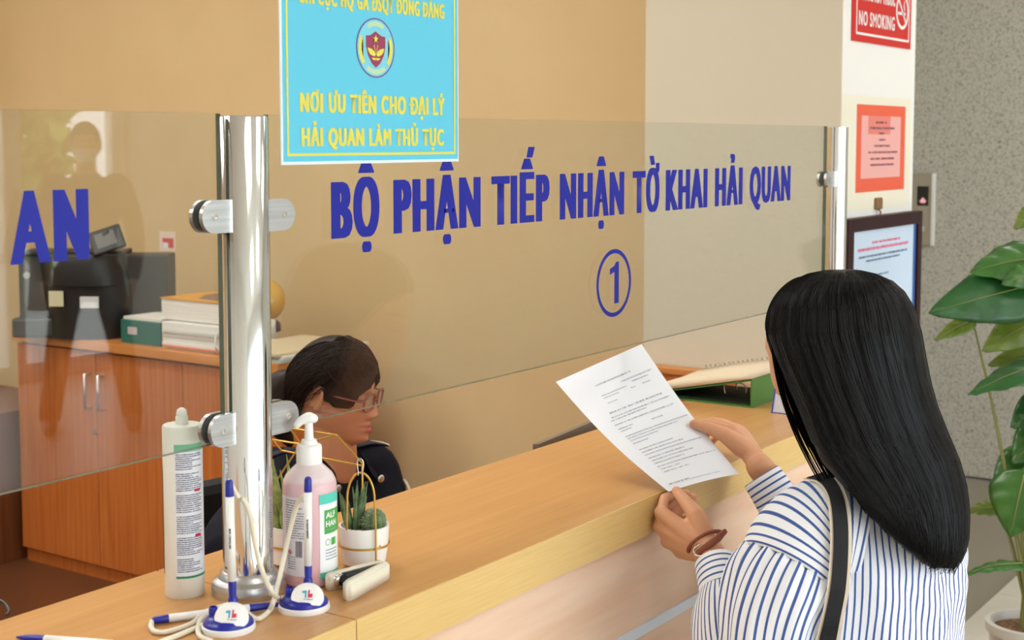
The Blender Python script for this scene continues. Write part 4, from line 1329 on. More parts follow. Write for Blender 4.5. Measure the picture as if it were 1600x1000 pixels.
bx('label', 3.5285, 3.5295, 4.10, 4.15, CZ + 0.035, CZ + 0.062, mat('spine label', rgb(190, 180, 186), 0.6), gb)
pp = thing('paper_pile', 'pile of papers in a curled clear folder under the thick book', 'papers', (3.62, 3.78, CZ))
zz = CZ
cols = [rgb(226, 222, 214), rgb(230, 130, 90), rgb(224, 220, 214), rgb(214, 210, 204), rgb(228, 224, 218), rgb(206, 204, 200), rgb(226, 222, 216)]
for k in range(7):
    h = (0.008, 0.006, 0.012, 0.018, 0.014, 0.012, 0.026)[k]
    o_ = random.uniform(-0.012, 0.012)
    bx('sheaf', 3.52 + o_ * 0.7, 3.80 + o_, 3.66 + o_, 3.955 + o_ * 0.6, zz + 0.0004, zz + h, mat('sheaf %d' % k, cols[k], 0.8), pp, 0.001)
    zz += h
tb('folder_curl', [(3.515, 3.66, CZ + 0.006), (3.49, 3.65, CZ + 0.03), (3.50, 3.66, CZ + 0.066), (3.54, 3.68, CZ + 0.08)], 0.003, mat('clear folder', rgb(206, 204, 200), 0.3), pp, 8, 20, rad2=0.003)
sp3 = thing('paper_stack', 'flat stack of papers and folders on cabinet end behind the officer', 'papers', (3.75, 3.5, CZ))
for k, (x0, x1, y0, y1, h, c) in enumerate(((3.49, 3.93, 3.34, 3.60, 0.012, rgb(190, 204, 206)), (3.50, 3.94, 3.335, 3.60, 0.010, rgb(226, 222, 214)), (3.48, 3.90, 3.35, 3.62, 0.010, rgb(214, 196, 164)))):
    bx('sheaf', x0, x1, y0, y1, CZ + sum((0.012, 0.010, 0.010)[:k]) + 0.0003, CZ + sum((0.012, 0.010, 0.010)[:k + 1]), mat('stack %d' % k, c, 0.8), sp3, 0.001)
gl_c = on_z(415, 517, CZ + 0.034)
gb_ = thing('yellow_globe', 'yellow glossy ball ornament on a dark stand, right of the steel post', 'ornament', gl_c)
lt('stand', [(0, 0), (0.055, 0), (0.058, 0.004), (0.056, 0.03), (0.045, 0.042), (0.02, 0.05), (0, 0.05)], mat('dark stand', rgb(70, 50, 50), 0.3), gb_, gl_c.x, gl_c.y, CZ + 0.0325, 32)
bm = bmesh.new(); ellipsoid(bm, (gl_c.x, gl_c.y, CZ + 0.0325 + 0.118), (0.076, 0.076, 0.08), seg=32, ring=20)
obj('ball', bm, mat('amber ball', rgb(206, 160, 60), 0.2), gb_, True)
# little red and white notice on the wall
rd = ray_dir(262, 377); wp = EYE + rd * (4.22 / rd.x)
wn_ = thing('wall_label', 'small red and white printed label on the tan office wall', 'label', (4.22, wp.y, wp.z))
bx('card', 4.2185, 4.22, wp.y - 0.048, wp.y + 0.05, wp.z - 0.042, wp.z + 0.042, mat('white card', rgb(228, 208, 196), 0.6), wn_)
bx('red_panel', 4.2178, 4.2184, wp.y - 0.038, wp.y + 0.03, wp.z - 0.028, wp.z + 0.014, mat('label red', rgb(206, 70, 66), 0.6), wn_)
bx('white_panel', 4.2172, 4.2178, wp.y - 0.005, wp.y + 0.028, wp.z - 0.028, wp.z - 0.006, mat('label white', rgb(226, 229, 236), 0.5), wn_)

# staff desk, monitor edge and chair
dk = thing('staff_desk', 'cherry wood work desk behind the counter where the officer sits', 'desk', (2.2, 1.65, 0))
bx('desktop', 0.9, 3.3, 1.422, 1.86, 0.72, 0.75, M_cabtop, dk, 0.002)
for x in (0.92, 3.26):
    bx('leg_panel', x, x + 0.025, 1.43, 1.85, 0, 0.72, M_cab, dk)
m0 = on_y(842, 694, 1.475); m1 = on_y(985, 634, 1.475)
mon = thing('monitor', 'thin grey monitor whose top edge rises behind the counter beside the paper', 'monitor', (m0.x, 1.475, 0.75))
md = (m1 - m0).normalized()
bm = bmesh.new()
dn = Vector((0, 0, -0.30))
q = [m0, m1, m1 + dn, m0 + dn * 0.9]
A_ = [bm.verts.new(p) for p in q]; B_ = [bm.verts.new(p + Vector((0, 0.014, -0.002))) for p in q]
bm.faces.new(A_); bm.faces.new(B_[::-1])
for k in range(4):
    bm.faces.new((A_[k], B_[k], B_[(k + 1) % 4], A_[(k + 1) % 4]))
obj('screen_body', bm, mat('monitor grey', rgb(128, 120, 108), 0.4, 0.2), mon)
bx('stand', (m0.x + m1.x) / 2 - 0.04, (m0.x + m1.x) / 2 + 0.04, 1.49, 1.52, 0.765, 0.95, M_dark, mon)
bx('foot', (m0.x + m1.x) / 2 - 0.1, (m0.x + m1.x) / 2 + 0.1, 1.48, 1.63, 0.75, 0.765, M_dark, mon, 0.004)

# ------------------------------------------------------------------ people
def head_frame(c, ang, pitch, s=1.0, roll=0.0):
    """columns: right, forward, up"""
    f = Vector((math.cos(ang), math.sin(ang), 0))
    r = Vector((f.y, -f.x, 0))
    u = Vector((0, 0, 1))
    f2 = f * math.cos(pitch) - u * math.sin(pitch)
    u2 = r.cross(f2)
    if roll:
        q = Quaternion(f2, roll)
        r, u2 = q @ r, q @ u2
    M = Matrix(((r.x * s, f2.x * s, u2.x * s, c.x), (r.y * s, f2.y * s, u2.y * s, c.y), (r.z * s, f2.z * s, u2.z * s, c.z), (0, 0, 0, 1)))
    return M

def G(x, z, x0, z0, sx, sz):
    return math.exp(-((x - x0) / sx) ** 2 - ((z - z0) / sz) ** 2)

def head_point(A, E):
    sA, cA, sE, cE = math.sin(A), math.cos(A), math.sin(E), math.cos(E)
    x, y, z = 0.0735 * cE * sA, 0.094 * cE * cA, 0.114 * sE
    t = max(0.0, -z / 0.114)
    x *= 1 - 0.26 * t ** 1.7
    if y < 0:
        y *= 1 + 0.05 * math.exp(-((z - 0.02) / 0.05) ** 2) - 0.32 * t
    front = sstep(0.05, 0.55, cA * cE + 0.25 * (cA > 0) * cA)
    if cA > 0:
        y += 0.040 * G(x, z, 0, -0.098, 0.034, 0.026) + 0.012 * G(x, z, 0, -0.066, 0.04, 0.026)
    d = 0.0
    if -0.052 < z < 0.03:
        tt = (0.03 - z) / 0.058
        if z > -0.028:
            amp = 0.0215 * tt ** 1.15
        else:
            amp = 0.0215 * max(0.0, 1 - ((-0.028 - z) / 0.017) ** 1.6)
        d += amp * math.exp(-(x / (0.0095 + 0.006 * max(0, tt))) ** 2)
    for s in (-1, 1):
        d += 0.0065 * G(x, z, s * 0.0125, -0.032, 0.0062, 0.0065)
        d -= 0.0120 * G(x, z, s * 0.030, 0.013, 0.017, 0.0125)
        d += 0.0075 * G(x, z, s * 0.0315, 0.0085, 0.0125, 0.0082)
        d += 0.0035 * G(x, z, s * 0.028, 0.034, 0.02, 0.008)
        d += 0.0060 * G(x, z, s * 0.040, -0.026, 0.021, 0.02)
    d += 0.0075 * G(x, z, 0, -0.0555, 0.019, 0.0052) + 0.0085 * G(x, z, 0, -0.0675, 0.016, 0.0055) - 0.0045 * G(x, z, 0, -0.0612, 0.023, 0.0020)
    d -= 0.0035 * G(x, z, 0, -0.079, 0.02, 0.006)
    y += d * front
    return Vector((x, y, z))

def add_head(bm, M, nu=110, nv=90):
    V = []
    for j in range(1, nv):
        E = -PI / 2 + PI * j / nv
        V.append([bm.verts.new(M @ head_point(2 * PI * i / nu, E)) for i in range(nu)])
    lo = bm.verts.new(M @ head_point(0, -PI / 2)); hi = bm.verts.new(M @ head_point(0, PI / 2))
    for j in range(len(V) - 1):
        for i in range(nu):
            bm.faces.new((V[j][i], V[j][(i + 1) % nu], V[j + 1][(i + 1) % nu], V[j + 1][i]))
    for i in range(nu):
        bm.faces.new((lo, V[0][(i + 1) % nu], V[0][i]))
        bm.faces.new((hi, V[-1][i], V[-1][(i + 1) % nu]))
    for s in (-1, 1):
        # ear: a flat shell with a raised rim
        R = Matrix.Rotation(s * math.radians(-22), 3, 'Z') @ Matrix.Rotation(math.radians(-12), 3, 'X')
        vs = ellipsoid(bm, (0, 0, 0), (0.0075, 0.016, 0.029), R.to_4x4(), 14, 10)
        for v in vs:
            v.co = M @ (v.co + Vector((s * 0.074, -0.006, -0.006)))
        rim = [R @ Vector((s * 0.006, 0.014 * math.cos(a), 0.002 + 0.026 * math.sin(a))) + Vector((s * 0.074, -0.006, -0.006)) for a in [math.radians(-60 + 290 * k / 14) for k in range(15)]]
        tube(bm, [M @ p for p in rim], 0.0036, n=8)

def limb(bm, pts, rad, n=14, steps=None):
    tube(bm, pts, rad, n=n, steps=steps)

def add_hand(bm, wrist, fingers, thumb, fr=0.0078):
    """fingers: lists of knuckle, middle joint, end joint, tip; palm grows from wrist to the knuckles"""
    ks = [f[0] for f in fingers]
    for k, f in enumerate(fingers):
        tube(bm, [wrist.lerp(f[0], 0.02), wrist.lerp(f[0], 0.55), f[0]], [0.0185, 0.0155, 0.0118], n=12)
        r = fr * (1.0, 1.05, 1.0, 0.86)[k]
        tube(bm, f, [r * 1.18, r * 1.08, r, r * 0.85], n=12, steps=None)
    for a, c in zip(ks[:-1], ks[1:]):
        for q in (0.45, 0.7, 0.95):
            tube(bm, [wrist.lerp(a, q), wrist.lerp(c, q)], 0.0105, n=10)
    tube(bm, thumb, [0.0180, 0.0142, 0.0108, 0.0082][-len(thumb):], n=12)
    tube(bm, [thumb[0].lerp(thumb[1], 0.6), ks[0].lerp(wrist, 0.35)], [0.010, 0.009], n=10)

def skin_mat(name, base, lip, lowr=0.5):
    m = mat(name, base, lowr, spec=0.35, Subsurface_Weight=0.12, Subsurface_Radius=(0.008, 0.004, 0.003))
    nt, b = nodes(m)
    at_ = N(nt, 'ShaderNodeVertexColor', layer_name='tone')
    sp = N(nt, 'ShaderNodeSeparateColor')
    nt.links.new(at_.outputs['Color'], sp.inputs[0])
    m1 = N(nt, 'ShaderNodeMix', data_type='RGBA')
    m1.inputs['A'].default_value = base
    m1.inputs['B'].default_value = lip
    nt.links.new(sp.outputs[0], m1.inputs['Factor'])
    m2 = N(nt, 'ShaderNodeMix', data_type='RGBA')
    m2.inputs['B'].default_value = rgb(34, 26, 24)
    nt.links.new(m1.outputs['Result'], m2.inputs['A'])
    nt.links.new(sp.outputs[1], m2.inputs['Factor'])
    nt.links.new(m2.outputs['Result'], b.inputs['Base Color'])
    return m

def paint(me, M, nails=()):
    """lips in red channel, brows and lashes in green channel"""
    inv = M.inverted()
    ca = me.color_attributes.new('tone', 'FLOAT_COLOR', 'POINT')
    vals = []
    for v in me.vertices:
        p = inv @ v.co
        r = g = 0.0
        if p.y > 0.03 and abs(p.x) < 0.075 and abs(p.z) < 0.12:
            x, z = p.x, p.z
            r = min(1.0, 1.3 * (G(x, z, 0, -0.0560, 0.019, 0.0042) + G(x, z, 0, -0.0670, 0.0165, 0.0045)))
            for s in (-1, 1):
                bx_ = abs(x) - 0.031
                zb = 0.0335 + 0.004 * (1 - (bx_ / 0.02) ** 2) - 0.002
                if abs(bx_) < 0.021:
                    g = max(g, 0.75 * math.exp(-((z - zb) / 0.0026) ** 2) * sstep(0.021, 0.014, abs(bx_)))
                if abs(bx_) < 0.0165:
                    zl = 0.0035 + 0.0055 * (bx_ / 0.0165) ** 2
                    g = max(g, 0.95 * math.exp(-((z - zl) / 0.0016) ** 2))
        for q in nails:
            if (v.co - q[0]).length < q[1]:
                r = max(r, 0.45)
        vals += [r, g, 0.0, 1.0]
    ca.data.foreach_set('color', vals)

def horiz(a):
    return Vector((math.cos(a), math.sin(a), 0))

# ---- the woman at the counter, seen from behind
cu_a = math.radians(70)
cuF = horiz(cu_a); cuR = Vector((cuF.y, -cuF.x, 0))
HMc = head_frame(at(1288, 551, 2.15), cu_a, math.radians(24), 1.0)
neck_c = at(1368, 752, 2.17)
SLc, SRc = at(1266, 806, 2.07), at(1450, 826, 2.28)
ELc, ERc = at(1192, 1075, 2.05), at(1392, 985, 2.44)
WLc, WRc = at(1108, 862, 2.235), at(1186, 728, 2.478)
hipc = at(1335, 1190, 2.17)
hipc.z = 0.74
LH = dict(fingers=[[at(1033, 801, 2.285), at(1038, 779, 2.312), at(1056, 771, 2.338), at(1073, 770, 2.342)],
                   [at(1031, 823, 2.288), at(1031, 800, 2.325), at(1055, 783, 2.345), at(1083, 777, 2.345)],
                   [at(1043, 846, 2.283), at(1040, 820, 2.325), at(1062, 797, 2.345), at(1086, 789, 2.342)],
                   [at(1063, 862, 2.276), at(1056, 836, 2.315), at(1072, 812, 2.335), at(1088, 802, 2.332)]],
          thumb=[at(1100, 834, 2.250), at(1087, 803, 2.260), at(1070, 783, 2.283), at(1057, 767, 2.303)])
RH = dict(fingers=[[at(1143, 672, 2.525), at(1101, 660, 2.545), at(1080, 672, 2.558), at(1068, 688, 2.560)],
                   [at(1150, 671, 2.545), at(1114, 658, 2.570), at(1092, 672, 2.580), at(1080, 690, 2.580)],
                   [at(1156, 673, 2.562), at(1128, 659, 2.592), at(1106, 674, 2.600), at(1094, 692, 2.598)],
                   [at(1162, 679, 2.575), at(1143, 664, 2.605), at(1124, 678, 2.612), at(1112, 692, 2.608)]],
          thumb=[at(1160, 700, 2.498), at(1132, 679, 2.500), at(1106, 668, 2.502), at(1084, 662, 2.500)])
bm = bmesh.new()
add_head(bm, HMc)
tube(bm, [neck_c - Vector((0, 0, 0.04)), neck_c.lerp(HMc.translation, 0.45), HMc @ Vector((0, -0.025, -0.03))], [0.058, 0.05, 0.052], n=20)
tube(bm, [hipc, hipc.lerp(neck_c, 0.4), hipc.lerp(neck_c, 0.8), neck_c - Vector((0, 0, 0.03))], [0.15, 0.125, 0.145, 0.06], n=24, steps=12, rad2=[0.10, 0.09, 0.085, 0.05], up=cuF)
for s_, e_, w_, h_ in ((SLc, ELc, WLc, LH), (SRc, ERc, WRc, RH)):
    tube(bm, [neck_c - Vector((0, 0, 0.03)), s_], [0.05, 0.045], n=14)
    tube(bm, [s_, s_.lerp(e_, 0.5), e_], [0.045, 0.042, 0.036], n=14)
    tube(bm, [e_, e_.lerp(w_, 0.35), w_.lerp(e_, 0.12), w_], [0.036, 0.037, 0.026, 0.0235], n=14)
    add_hand(bm, w_, h_['fingers'], h_['thumb'])
for s in (-1, 1):
    hj = hipc + cuR * (s * 0.085)
    kn = Vector((hj.x, hj.y, 0.43)) + cuF * 0.01
    an = Vector((hj.x, hj.y, 0.075)) - cuF * 0.03
    tube(bm, [hj, kn, an], [0.085, 0.055, 0.036], n=16)
    tube(bm, [an, an + cuF * 0.05 - Vector((0, 0, 0.035)), an + cuF * 0.15 - Vector((0, 0, 0.05))], [0.036, 0.034, 0.022], n=12)
me = remesh(bm, 0.0026, 2)
thumb_tip_l, thumb_tip_r = LH['thumb'][-1], RH['thumb'][-1]
paint(me, HMc, ((thumb_tip_r + UP * 0.004 - FW * 0.006, 0.0065), (thumb_tip_l + UP * 0.004 - FW * 0.006, 0.0055)))
customer = link_mesh('person', me, skin_mat('warm skin', rgb(218, 160, 122), rgb(206, 140, 124)))
tag(customer, 'long haired woman in blue striped white shirt at the counter holding a paper', 'person')

M_st_v = stripes('shirt stripes along', 0)
M_st_h = stripes('shirt stripes across', 1)
def cloth(name, pts, rad, material, parent, n=48, steps=28, disp=None, rad2=None, up=None, us=None, caps=False):
    bm = bmesh.new()
    tube(bm, pts, rad, n=n, steps=steps, rad2=rad2, up=up, disp=disp, uv=True, uscale=us, caps=caps, round_caps=False)
    o = obj(name, bm, material, parent, True)
    so = o.modifiers.new('thick', 'SOLIDIFY')
    so.thickness = 0.0012
    so.offset = 1.0
    return o

def wrinkle(t, a):
    return 0.004 * math.sin(5 * a + 9 * t) * math.sin(3 * t * PI) + 0.0022 * math.sin(11 * a - 14 * t) + 0.0016 * math.sin(60 * t + 4 * math.sin(7 * a)) * (1 - t)
body_sh = cloth('shirt_body', [at(1330, 1180, 2.17), at(1338, 1090, 2.17), at(1344, 1000, 2.17), at(1352, 920, 2.17), at(1358, 860, 2.17), at(1364, 815, 2.17), at(1368, 780, 2.17), at(1370, 758, 2.17), at(1370, 742, 2.17)],
      [.185, .18, .178, .176, .176, .172, .148, .095, .062], M_st_v, customer, 110, 44, wrinkle, [.135, .13, .125, .122, .115, .100, .078, .062, .054], cuF, us=0.98)
cloth('collar', [at(1370, 750, 2.17), at(1366, 736, 2.17), at(1362, 722, 2.17)], [.064, .060, .058], M_st_h, customer, 32, 6)
# drop shoulder pieces with the stripes running across, then gathered sleeves
def gather(t, a):
    g = 0.0055 * math.sin(19 * a + 2.0 * math.sin(4 * t)) * math.exp(-4 * t)
    return g + 0.006 * math.sin(3 * a + 7 * t) * math.sin(PI * t) + 0.004 * math.sin(6 * a - 11 * t) * math.sin(PI * t)
def gather2(t, a):
    return 0.0035 * math.sin(15 * a) * (math.exp(-7 * t) * 0.3 + math.exp(-6 * (1 - t))) + 0.006 * math.sin(2 * a + 10 * t) * math.sin(PI * t) + 0.005 * math.sin(14 * t + 3 * a) * math.sin(PI * t)
cloth('shoulder_piece', [at(1350, 838, 2.075), at(1318, 832, 2.08), at(1284, 838, 2.08), at(1252, 862, 2.068), at(1232, 896, 2.055)], [.060, .078, .082, .079, .074], M_st_h, customer, 48, 16)
cloth('sleeve', [at(1236, 888, 2.058), at(1222, 918, 2.050), at(1208, 960, 2.045), at(1198, 1020, 2.045), at(1188, 1080, 2.055), at(1172, 1100, 2.075), at(1155, 1070, 2.10), at(1143, 1010, 2.125), at(1136, 960, 2.155), at(1131, 925, 2.182)],
      [.073, .080, .077, .070, .066, .064, .062, .060, .052, .037], M_st_v, customer, 64, 70, gather)
cloth('cuff', [at(1134, 938, 2.172), at(1127, 908, 2.196), at(1119, 880, 2.222)], [.0375, .0355, .033], M_st_h, customer, 40, 10)
cloth('shoulder_piece', [at(1400, 806, 2.22), at(1425, 814, 2.25), at(1446, 838, 2.29), at(1440, 878, 2.32)], [.050, .060, .060, .058], M_st_h, customer, 40, 14)
cloth('sleeve', [at(1442, 868, 2.315), at(1432, 930, 2.37), at(1400, 990, 2.44), at(1340, 950, 2.45), at(1280, 880, 2.445), at(1246, 832, 2.452), at(1228, 806, 2.456)],
      [.058, .060, .060, .058, .056, .050, .038], M_st_v, customer, 48, 50, gather2)
cloth('cuff', [at(1229, 808, 2.452), at(1210, 775, 2.460), at(1190, 744, 2.470)], [.0385, .036, .0335], M_st_h, customer, 40, 10)
M_trou = mat('dark trousers', rgb(40, 42, 52), 0.8, spec=0.15)
bm = bmesh.new()
tube(bm, [hipc + Vector((0, 0, 0.10)), hipc, hipc - Vector((0, 0, 0.06))], [.155, .165, .14], n=28, rad2=[.115, .12, .11], up=cuF, round_caps=False)
for s in (-1, 1):
    hj = hipc + cuR * (s * 0.085)
    kn = Vector((hj.x, hj.y, 0.43)) + cuF * 0.01
    an = Vector((hj.x, hj.y, 0.08)) - cuF * 0.03
    tube(bm, [hj, kn, an], [0.096, 0.072, 0.06], n=20, steps=10)
o = link_mesh('trousers', remesh(bm, 0.008, 2), M_trou, customer)
for s in (-1, 1):
    hj = hipc + cuR * (s * 0.085) - cuF * 0.03
    bm = bmesh.new()
    tube(bm, [Vector((hj.x, hj.y, 0.05)) - cuF * 0.03, Vector((hj.x, hj.y, 0.05)) + cuF * 0.06, Vector((hj.x, hj.y, 0.04)) + cuF * 0.16], [0.044, 0.046, 0.032], n=16, steps=10, rad2=[0.049, 0.044, 0.03], up=(0, 0, 1))
    obj('shoe', bm, M_black, customer, True)

# bracelet
bc_ = WLc.lerp(at(1100, 842, 2.24), 0.75)
axd = (at(1066, 800, 2.28) - WLc).normalized()
e1 = axd.cross(FW).normalized(); e2 = axd.cross(e1)
brc = thing('leather_bracelet', 'brown leather strap bracelet with silver clasp on her wrist', 'bracelet', bc_)
M_leather = mat('brown leather', rgb(140, 74, 48), 0.5)
tb('strap', [bc_ + e1 * (0.0285 * math.cos(a)) + e2 * (0.026 * math.sin(a)) + axd * 0.003 * math.sin(a + 1) for a in [2 * PI * k / 28 for k in range(29)]], 0.0044, M_leather, brc, 10, None, rad2=0.0026, up=axd)
tb('strap_end', [bc_ + e1 * 0.018 - FW * 0.024 - axd * 0.002, bc_ - e1 * 0.008 - FW * 0.0285, bc_ - e1 * 0.024 - FW * 0.021, bc_ - e1 * 0.036 - FW * 0.014], [0.005, 0.006, 0.0055, 0.004], M_leather, brc, 10, 12, rad2=[0.003, 0.003, 0.003, 0.002], up=FW)
tb('clasp', [bc_ + e1 * 0.010 - FW * 0.0285 + axd * 0.009, bc_ + e1 * 0.021 - FW * 0.024 + axd * 0.007, bc_ + e1 * 0.0235 - FW * 0.022 - axd * 0.003, bc_ + e1 * 0.014 - FW * 0.027 - axd * 0.010, bc_ + e1 * 0.002 - FW * 0.029 - axd * 0.009], 0.0016, M_steel, brc, 8, 24)

# the paper she holds
K = 0.978
pw = [EYE + (Vector(p) - EYE) * K for p in ((2.107, 1.353, 1.244), (2.299, 1.288, 1.294), (2.272, 1.075, 1.084), (2.063, 1.103, 1.091))]
pn3d = ((pw[1] - pw[0]).cross(pw[3] - pw[0])).normalized()
if pn3d.dot(EYE - pw[0]) < 0:
    pn3d = -pn3d
def paper_place(off):
    def f(u, v):
        a = pw[0].lerp(pw[1], u); b = pw[3].lerp(pw[2], u)
        p = a.lerp(b, v)
        return p - pn3d * (0.012 * math.sin(PI * v) * (1 - 0.3 * u)) + pn3d * (off + 0.004 * math.sin(PI * u) * v)
    return f
pap = thing('document', 'white printed sheet of paper held up in both hands by the woman', 'paper', pw[3])
patch('sheet', 0, 1, 0, 1, paper_place(0.0), M_paper, pap, 16, 24)
L_ = [(.30, .72, .125, .010), (.56, .93, .165, .009), (.66, .86, .190, .008), (.28, .58, .205, .007), (.28, .46, .225, .006), (.60, .66, .228, .007), (.74, .84, .228, .007), (.28, .40, .265, .006),
      (.22, .86, .330, .011), (.20, .92, .365, .008), (.17, .60, .385, .007), (.17, .90, .420, .008), (.17, .34, .455, .007), (.17, .30, .475, .007), (.56, .70, .470, .007),
      (.17, .96, .520, .008), (.17, .80, .540, .007), (.17, .52, .560, .007), (.17, .36, .585, .007), (.17, .60, .640, .008), (.17, .70, .665, .008), (.17, .92, .690, .008), (.17, .64, .720, .008),
      (.17, .72, .745, .008), (.17, .56, .770, .008), (.17, .95, .800, .007), (.17, .42, .825, .007), (.17, .50, .850, .007), (.08, .36, .945, .010), (.36, .78, .955, .005)]
pm_ = printed('document type', rgb(150, 152, 168), rgb(228, 230, 236), (110, 40), 0.44)
strips('printed_text', L_, paper_place(0.0004), pm_, pap, 10)

# hair of the customer
HS = [(421, 1296, 1338, 2.135, .020, 0), (427, 1264, 1366, 2.135, .050, 0), (438, 1240, 1392, 2.135, .075, 0), (455, 1219, 1411, 2.135, .095, 0), (480, 1206, 1426, 2.135, .110, .01), (520, 1200, 1438, 2.135, .120, .01), (560, 1214, 1445, 2.13, .120, .02),
      (600, 1232, 1453, 2.12, .112, .03), (640, 1250, 1465, 2.105, .100, .04), (680, 1266, 1481, 2.09, .086, .05), (720, 1282, 1498, 2.07, .072, .055), (760, 1318, 1509, 2.055, .058, .06), (800, 1356, 1514, 2.045, .048, .06), (840, 1395, 1513, 2.045, .040, .05), (866, 1424, 1507, 2.045, .030, .04), (880, 1440, 1500, 2.048, .018, .03), (888, 1456, 1490, 2.05, .006, .02)]
def hrow(y):
    for a, b in zip(HS[:-1], HS[1:]):
        if y <= b[0]:
            t = (y - a[0]) / (b[0] - a[0])
            return [p + (q - p) * t for p, q in zip(a, b)]
    return list(HS[-1])
def hsurf(y, u, off=0.0, back=False):
    _, xl, xr, d, h, k = hrow(y)
    xc, w = (xl + xr) / 2, (xr - xl) / 2
    z = h * math.sqrt(max(0.0, 1 - u * u))
    g = 0.0022 * math.sin(19 * u + 2 * math.sin(y / 90.0)) + 0.0015 * math.sin(47 * u + y / 80)
    return at(xc + u * w, y, d + k * u + (z if back else -z - off + g * min(1, z * 20)))
bm = bmesh.new()
ys = [421 + (888 - 421) * (i / 60) ** 1.15 for i in range(61)]
nn = 64
V = []
for y in ys:
    row = []
    for k in range(nn):
        a = 2 * PI * k / nn
        row.append(bm.verts.new(hsurf(y, math.cos(a), 0, math.sin(a) > 0)))
    V.append(row)
for j in range(len(V) - 1):
    for k in range(nn):
        bm.faces.new((V[j][k], V[j][(k + 1) % nn], V[j + 1][(k + 1) % nn], V[j + 1][k]))
bm.faces.new(V[0]); bm.faces.new(V[-1][::-1])
hair = obj('hair', bm, M_hair, customer, True)
bm = bmesh.new()
for s in range(3000):
    u0 = math.sin(random.uniform(-1, 1) * PI / 2) * random.choice((1.0, 1.0, 1.012))
    off = random.uniform(-0.001, 0.0025)
    yend = random.uniform(846, 902)
    wob = random.uniform(0, 6)
    pts = []
    y = 422 + random.uniform(0, 14)
    r690 = hrow(690)
    x690 = (r690[1] + r690[2]) / 2 + u0 * (r690[2] - r690[1]) / 2
    while y < yend:
        _, xl, xr, d, h, k = hrow(y)
        xc, w = (xl + xr) / 2, (xr - xl) / 2
        if y <= 690:
            u = u0
        else:
            q = (y - 690) / 200
            x = xr - (r690[2] - x690) * (1 - 0.45 * q)
            if x < xl - random.uniform(0, 6):
                break
            u = (x - xc) / max(w, 1)
        uu = max(-1.0, min(1.0, u))
        p = hsurf(y, uu, off + 0.001)
        p += RT * ((u - uu) * w * d / FPX + 0.0012 * math.sin(y / 45 + wob))
        pts.append(p)
        y += 16
    if len(pts) > 5:
        tube(bm, pts, [0.0008 * min(1, 0.4 + i * 0.2) * min(1.0, 0.3 + 0.12 * (len(pts) - 1 - i)) for i in range(len(pts))], n=3, caps=False, round_caps=False)
o = obj('strands', bm, M_hair, hair, True)
o['kind'] = 'stuff'
# hair over the crown and down to the hairline of the brow
bm = bmesh.new()
V = []
for j in range(17):
    row = []
    for i in range(56):
        A_ = -180 + 360 * i / 56
        aa = abs(A_)
        lo_ = 40 - 12 * sstep(15, 50, aa) - 38 * sstep(48, 80, aa) - 25 * sstep(80, 130, aa)
        E_ = math.radians(lo_ + (90 - lo_) * j / 16)
        A_ = math.radians(A_)
        d_ = Vector((math.cos(E_) * math.sin(A_), math.cos(E_) * math.cos(A_), math.sin(E_)))
        row.append(bm.verts.new(HMc @ (head_point(A_, E_) + d_ * (0.0005 + 0.005 * sstep(0, 6, j) + 0.0004 * math.sin(i * 2.4)))))
    V.append(row)
for j in range(16):
    for i in range(56):
        bm.faces.new((V[j][i], V[j][(i + 1) % 56], V[j + 1][(i + 1) % 56], V[j + 1][i]))
hl = obj('hairline', bm, M_hair, hair, True)
bm = bmesh.new()
for k in range(500):
    A_ = random.uniform(-100, 100)
    aa = abs(A_)
    lo_ = 40 - 12 * sstep(15, 50, aa) - 38 * sstep(48, 80, aa) - 25 * sstep(80, 130, aa)
    th = random.uniform(0.0045, 0.0075)
    pts = []
    for j in range(13):
        t = j / 12
        E_ = math.radians(88 + (lo_ + 1 - 88) * t)
        a_ = math.radians(A_ * (0.9 + 0.1 * t))
        d_ = Vector((math.cos(E_) * math.sin(a_), math.cos(E_) * math.cos(a_), math.sin(E_)))
        pts.append(HMc @ (head_point(a_, E_) + d_ * th * (1 - 0.7 * t ** 4)))
    tube(bm, pts, [0.0009] * 12 + [0.0003], n=3, caps=False, round_caps=False)
o = obj('strands', bm, M_hair, hair, True)
o['kind'] = 'stuff'
# loose locks beside the cheek
bm = bmesh.new()
for s in range(70):
    x0 = random.uniform(1203, 1222); e = random.uniform(0, 34)
    p = [at(x0, 500, 2.12), at(x0 + 4 + e * .1, 560, 2.10), at(x0 + 16 + e * 0.3, 620, 2.085), at(x0 + 36 + e * 0.7, 680, 2.07), at(x0 + 62 + e * 1.0, 735, 2.055), at(x0 + 84 + e, 770 + e * .3, 2.045)]
    tube(bm, p, [0.0011, 0.0010, 0.0004], n=3, steps=18, caps=False, round_caps=False)
o = obj('loose_strands', bm, M_hair, hair, True)
o['kind'] = 'stuff'

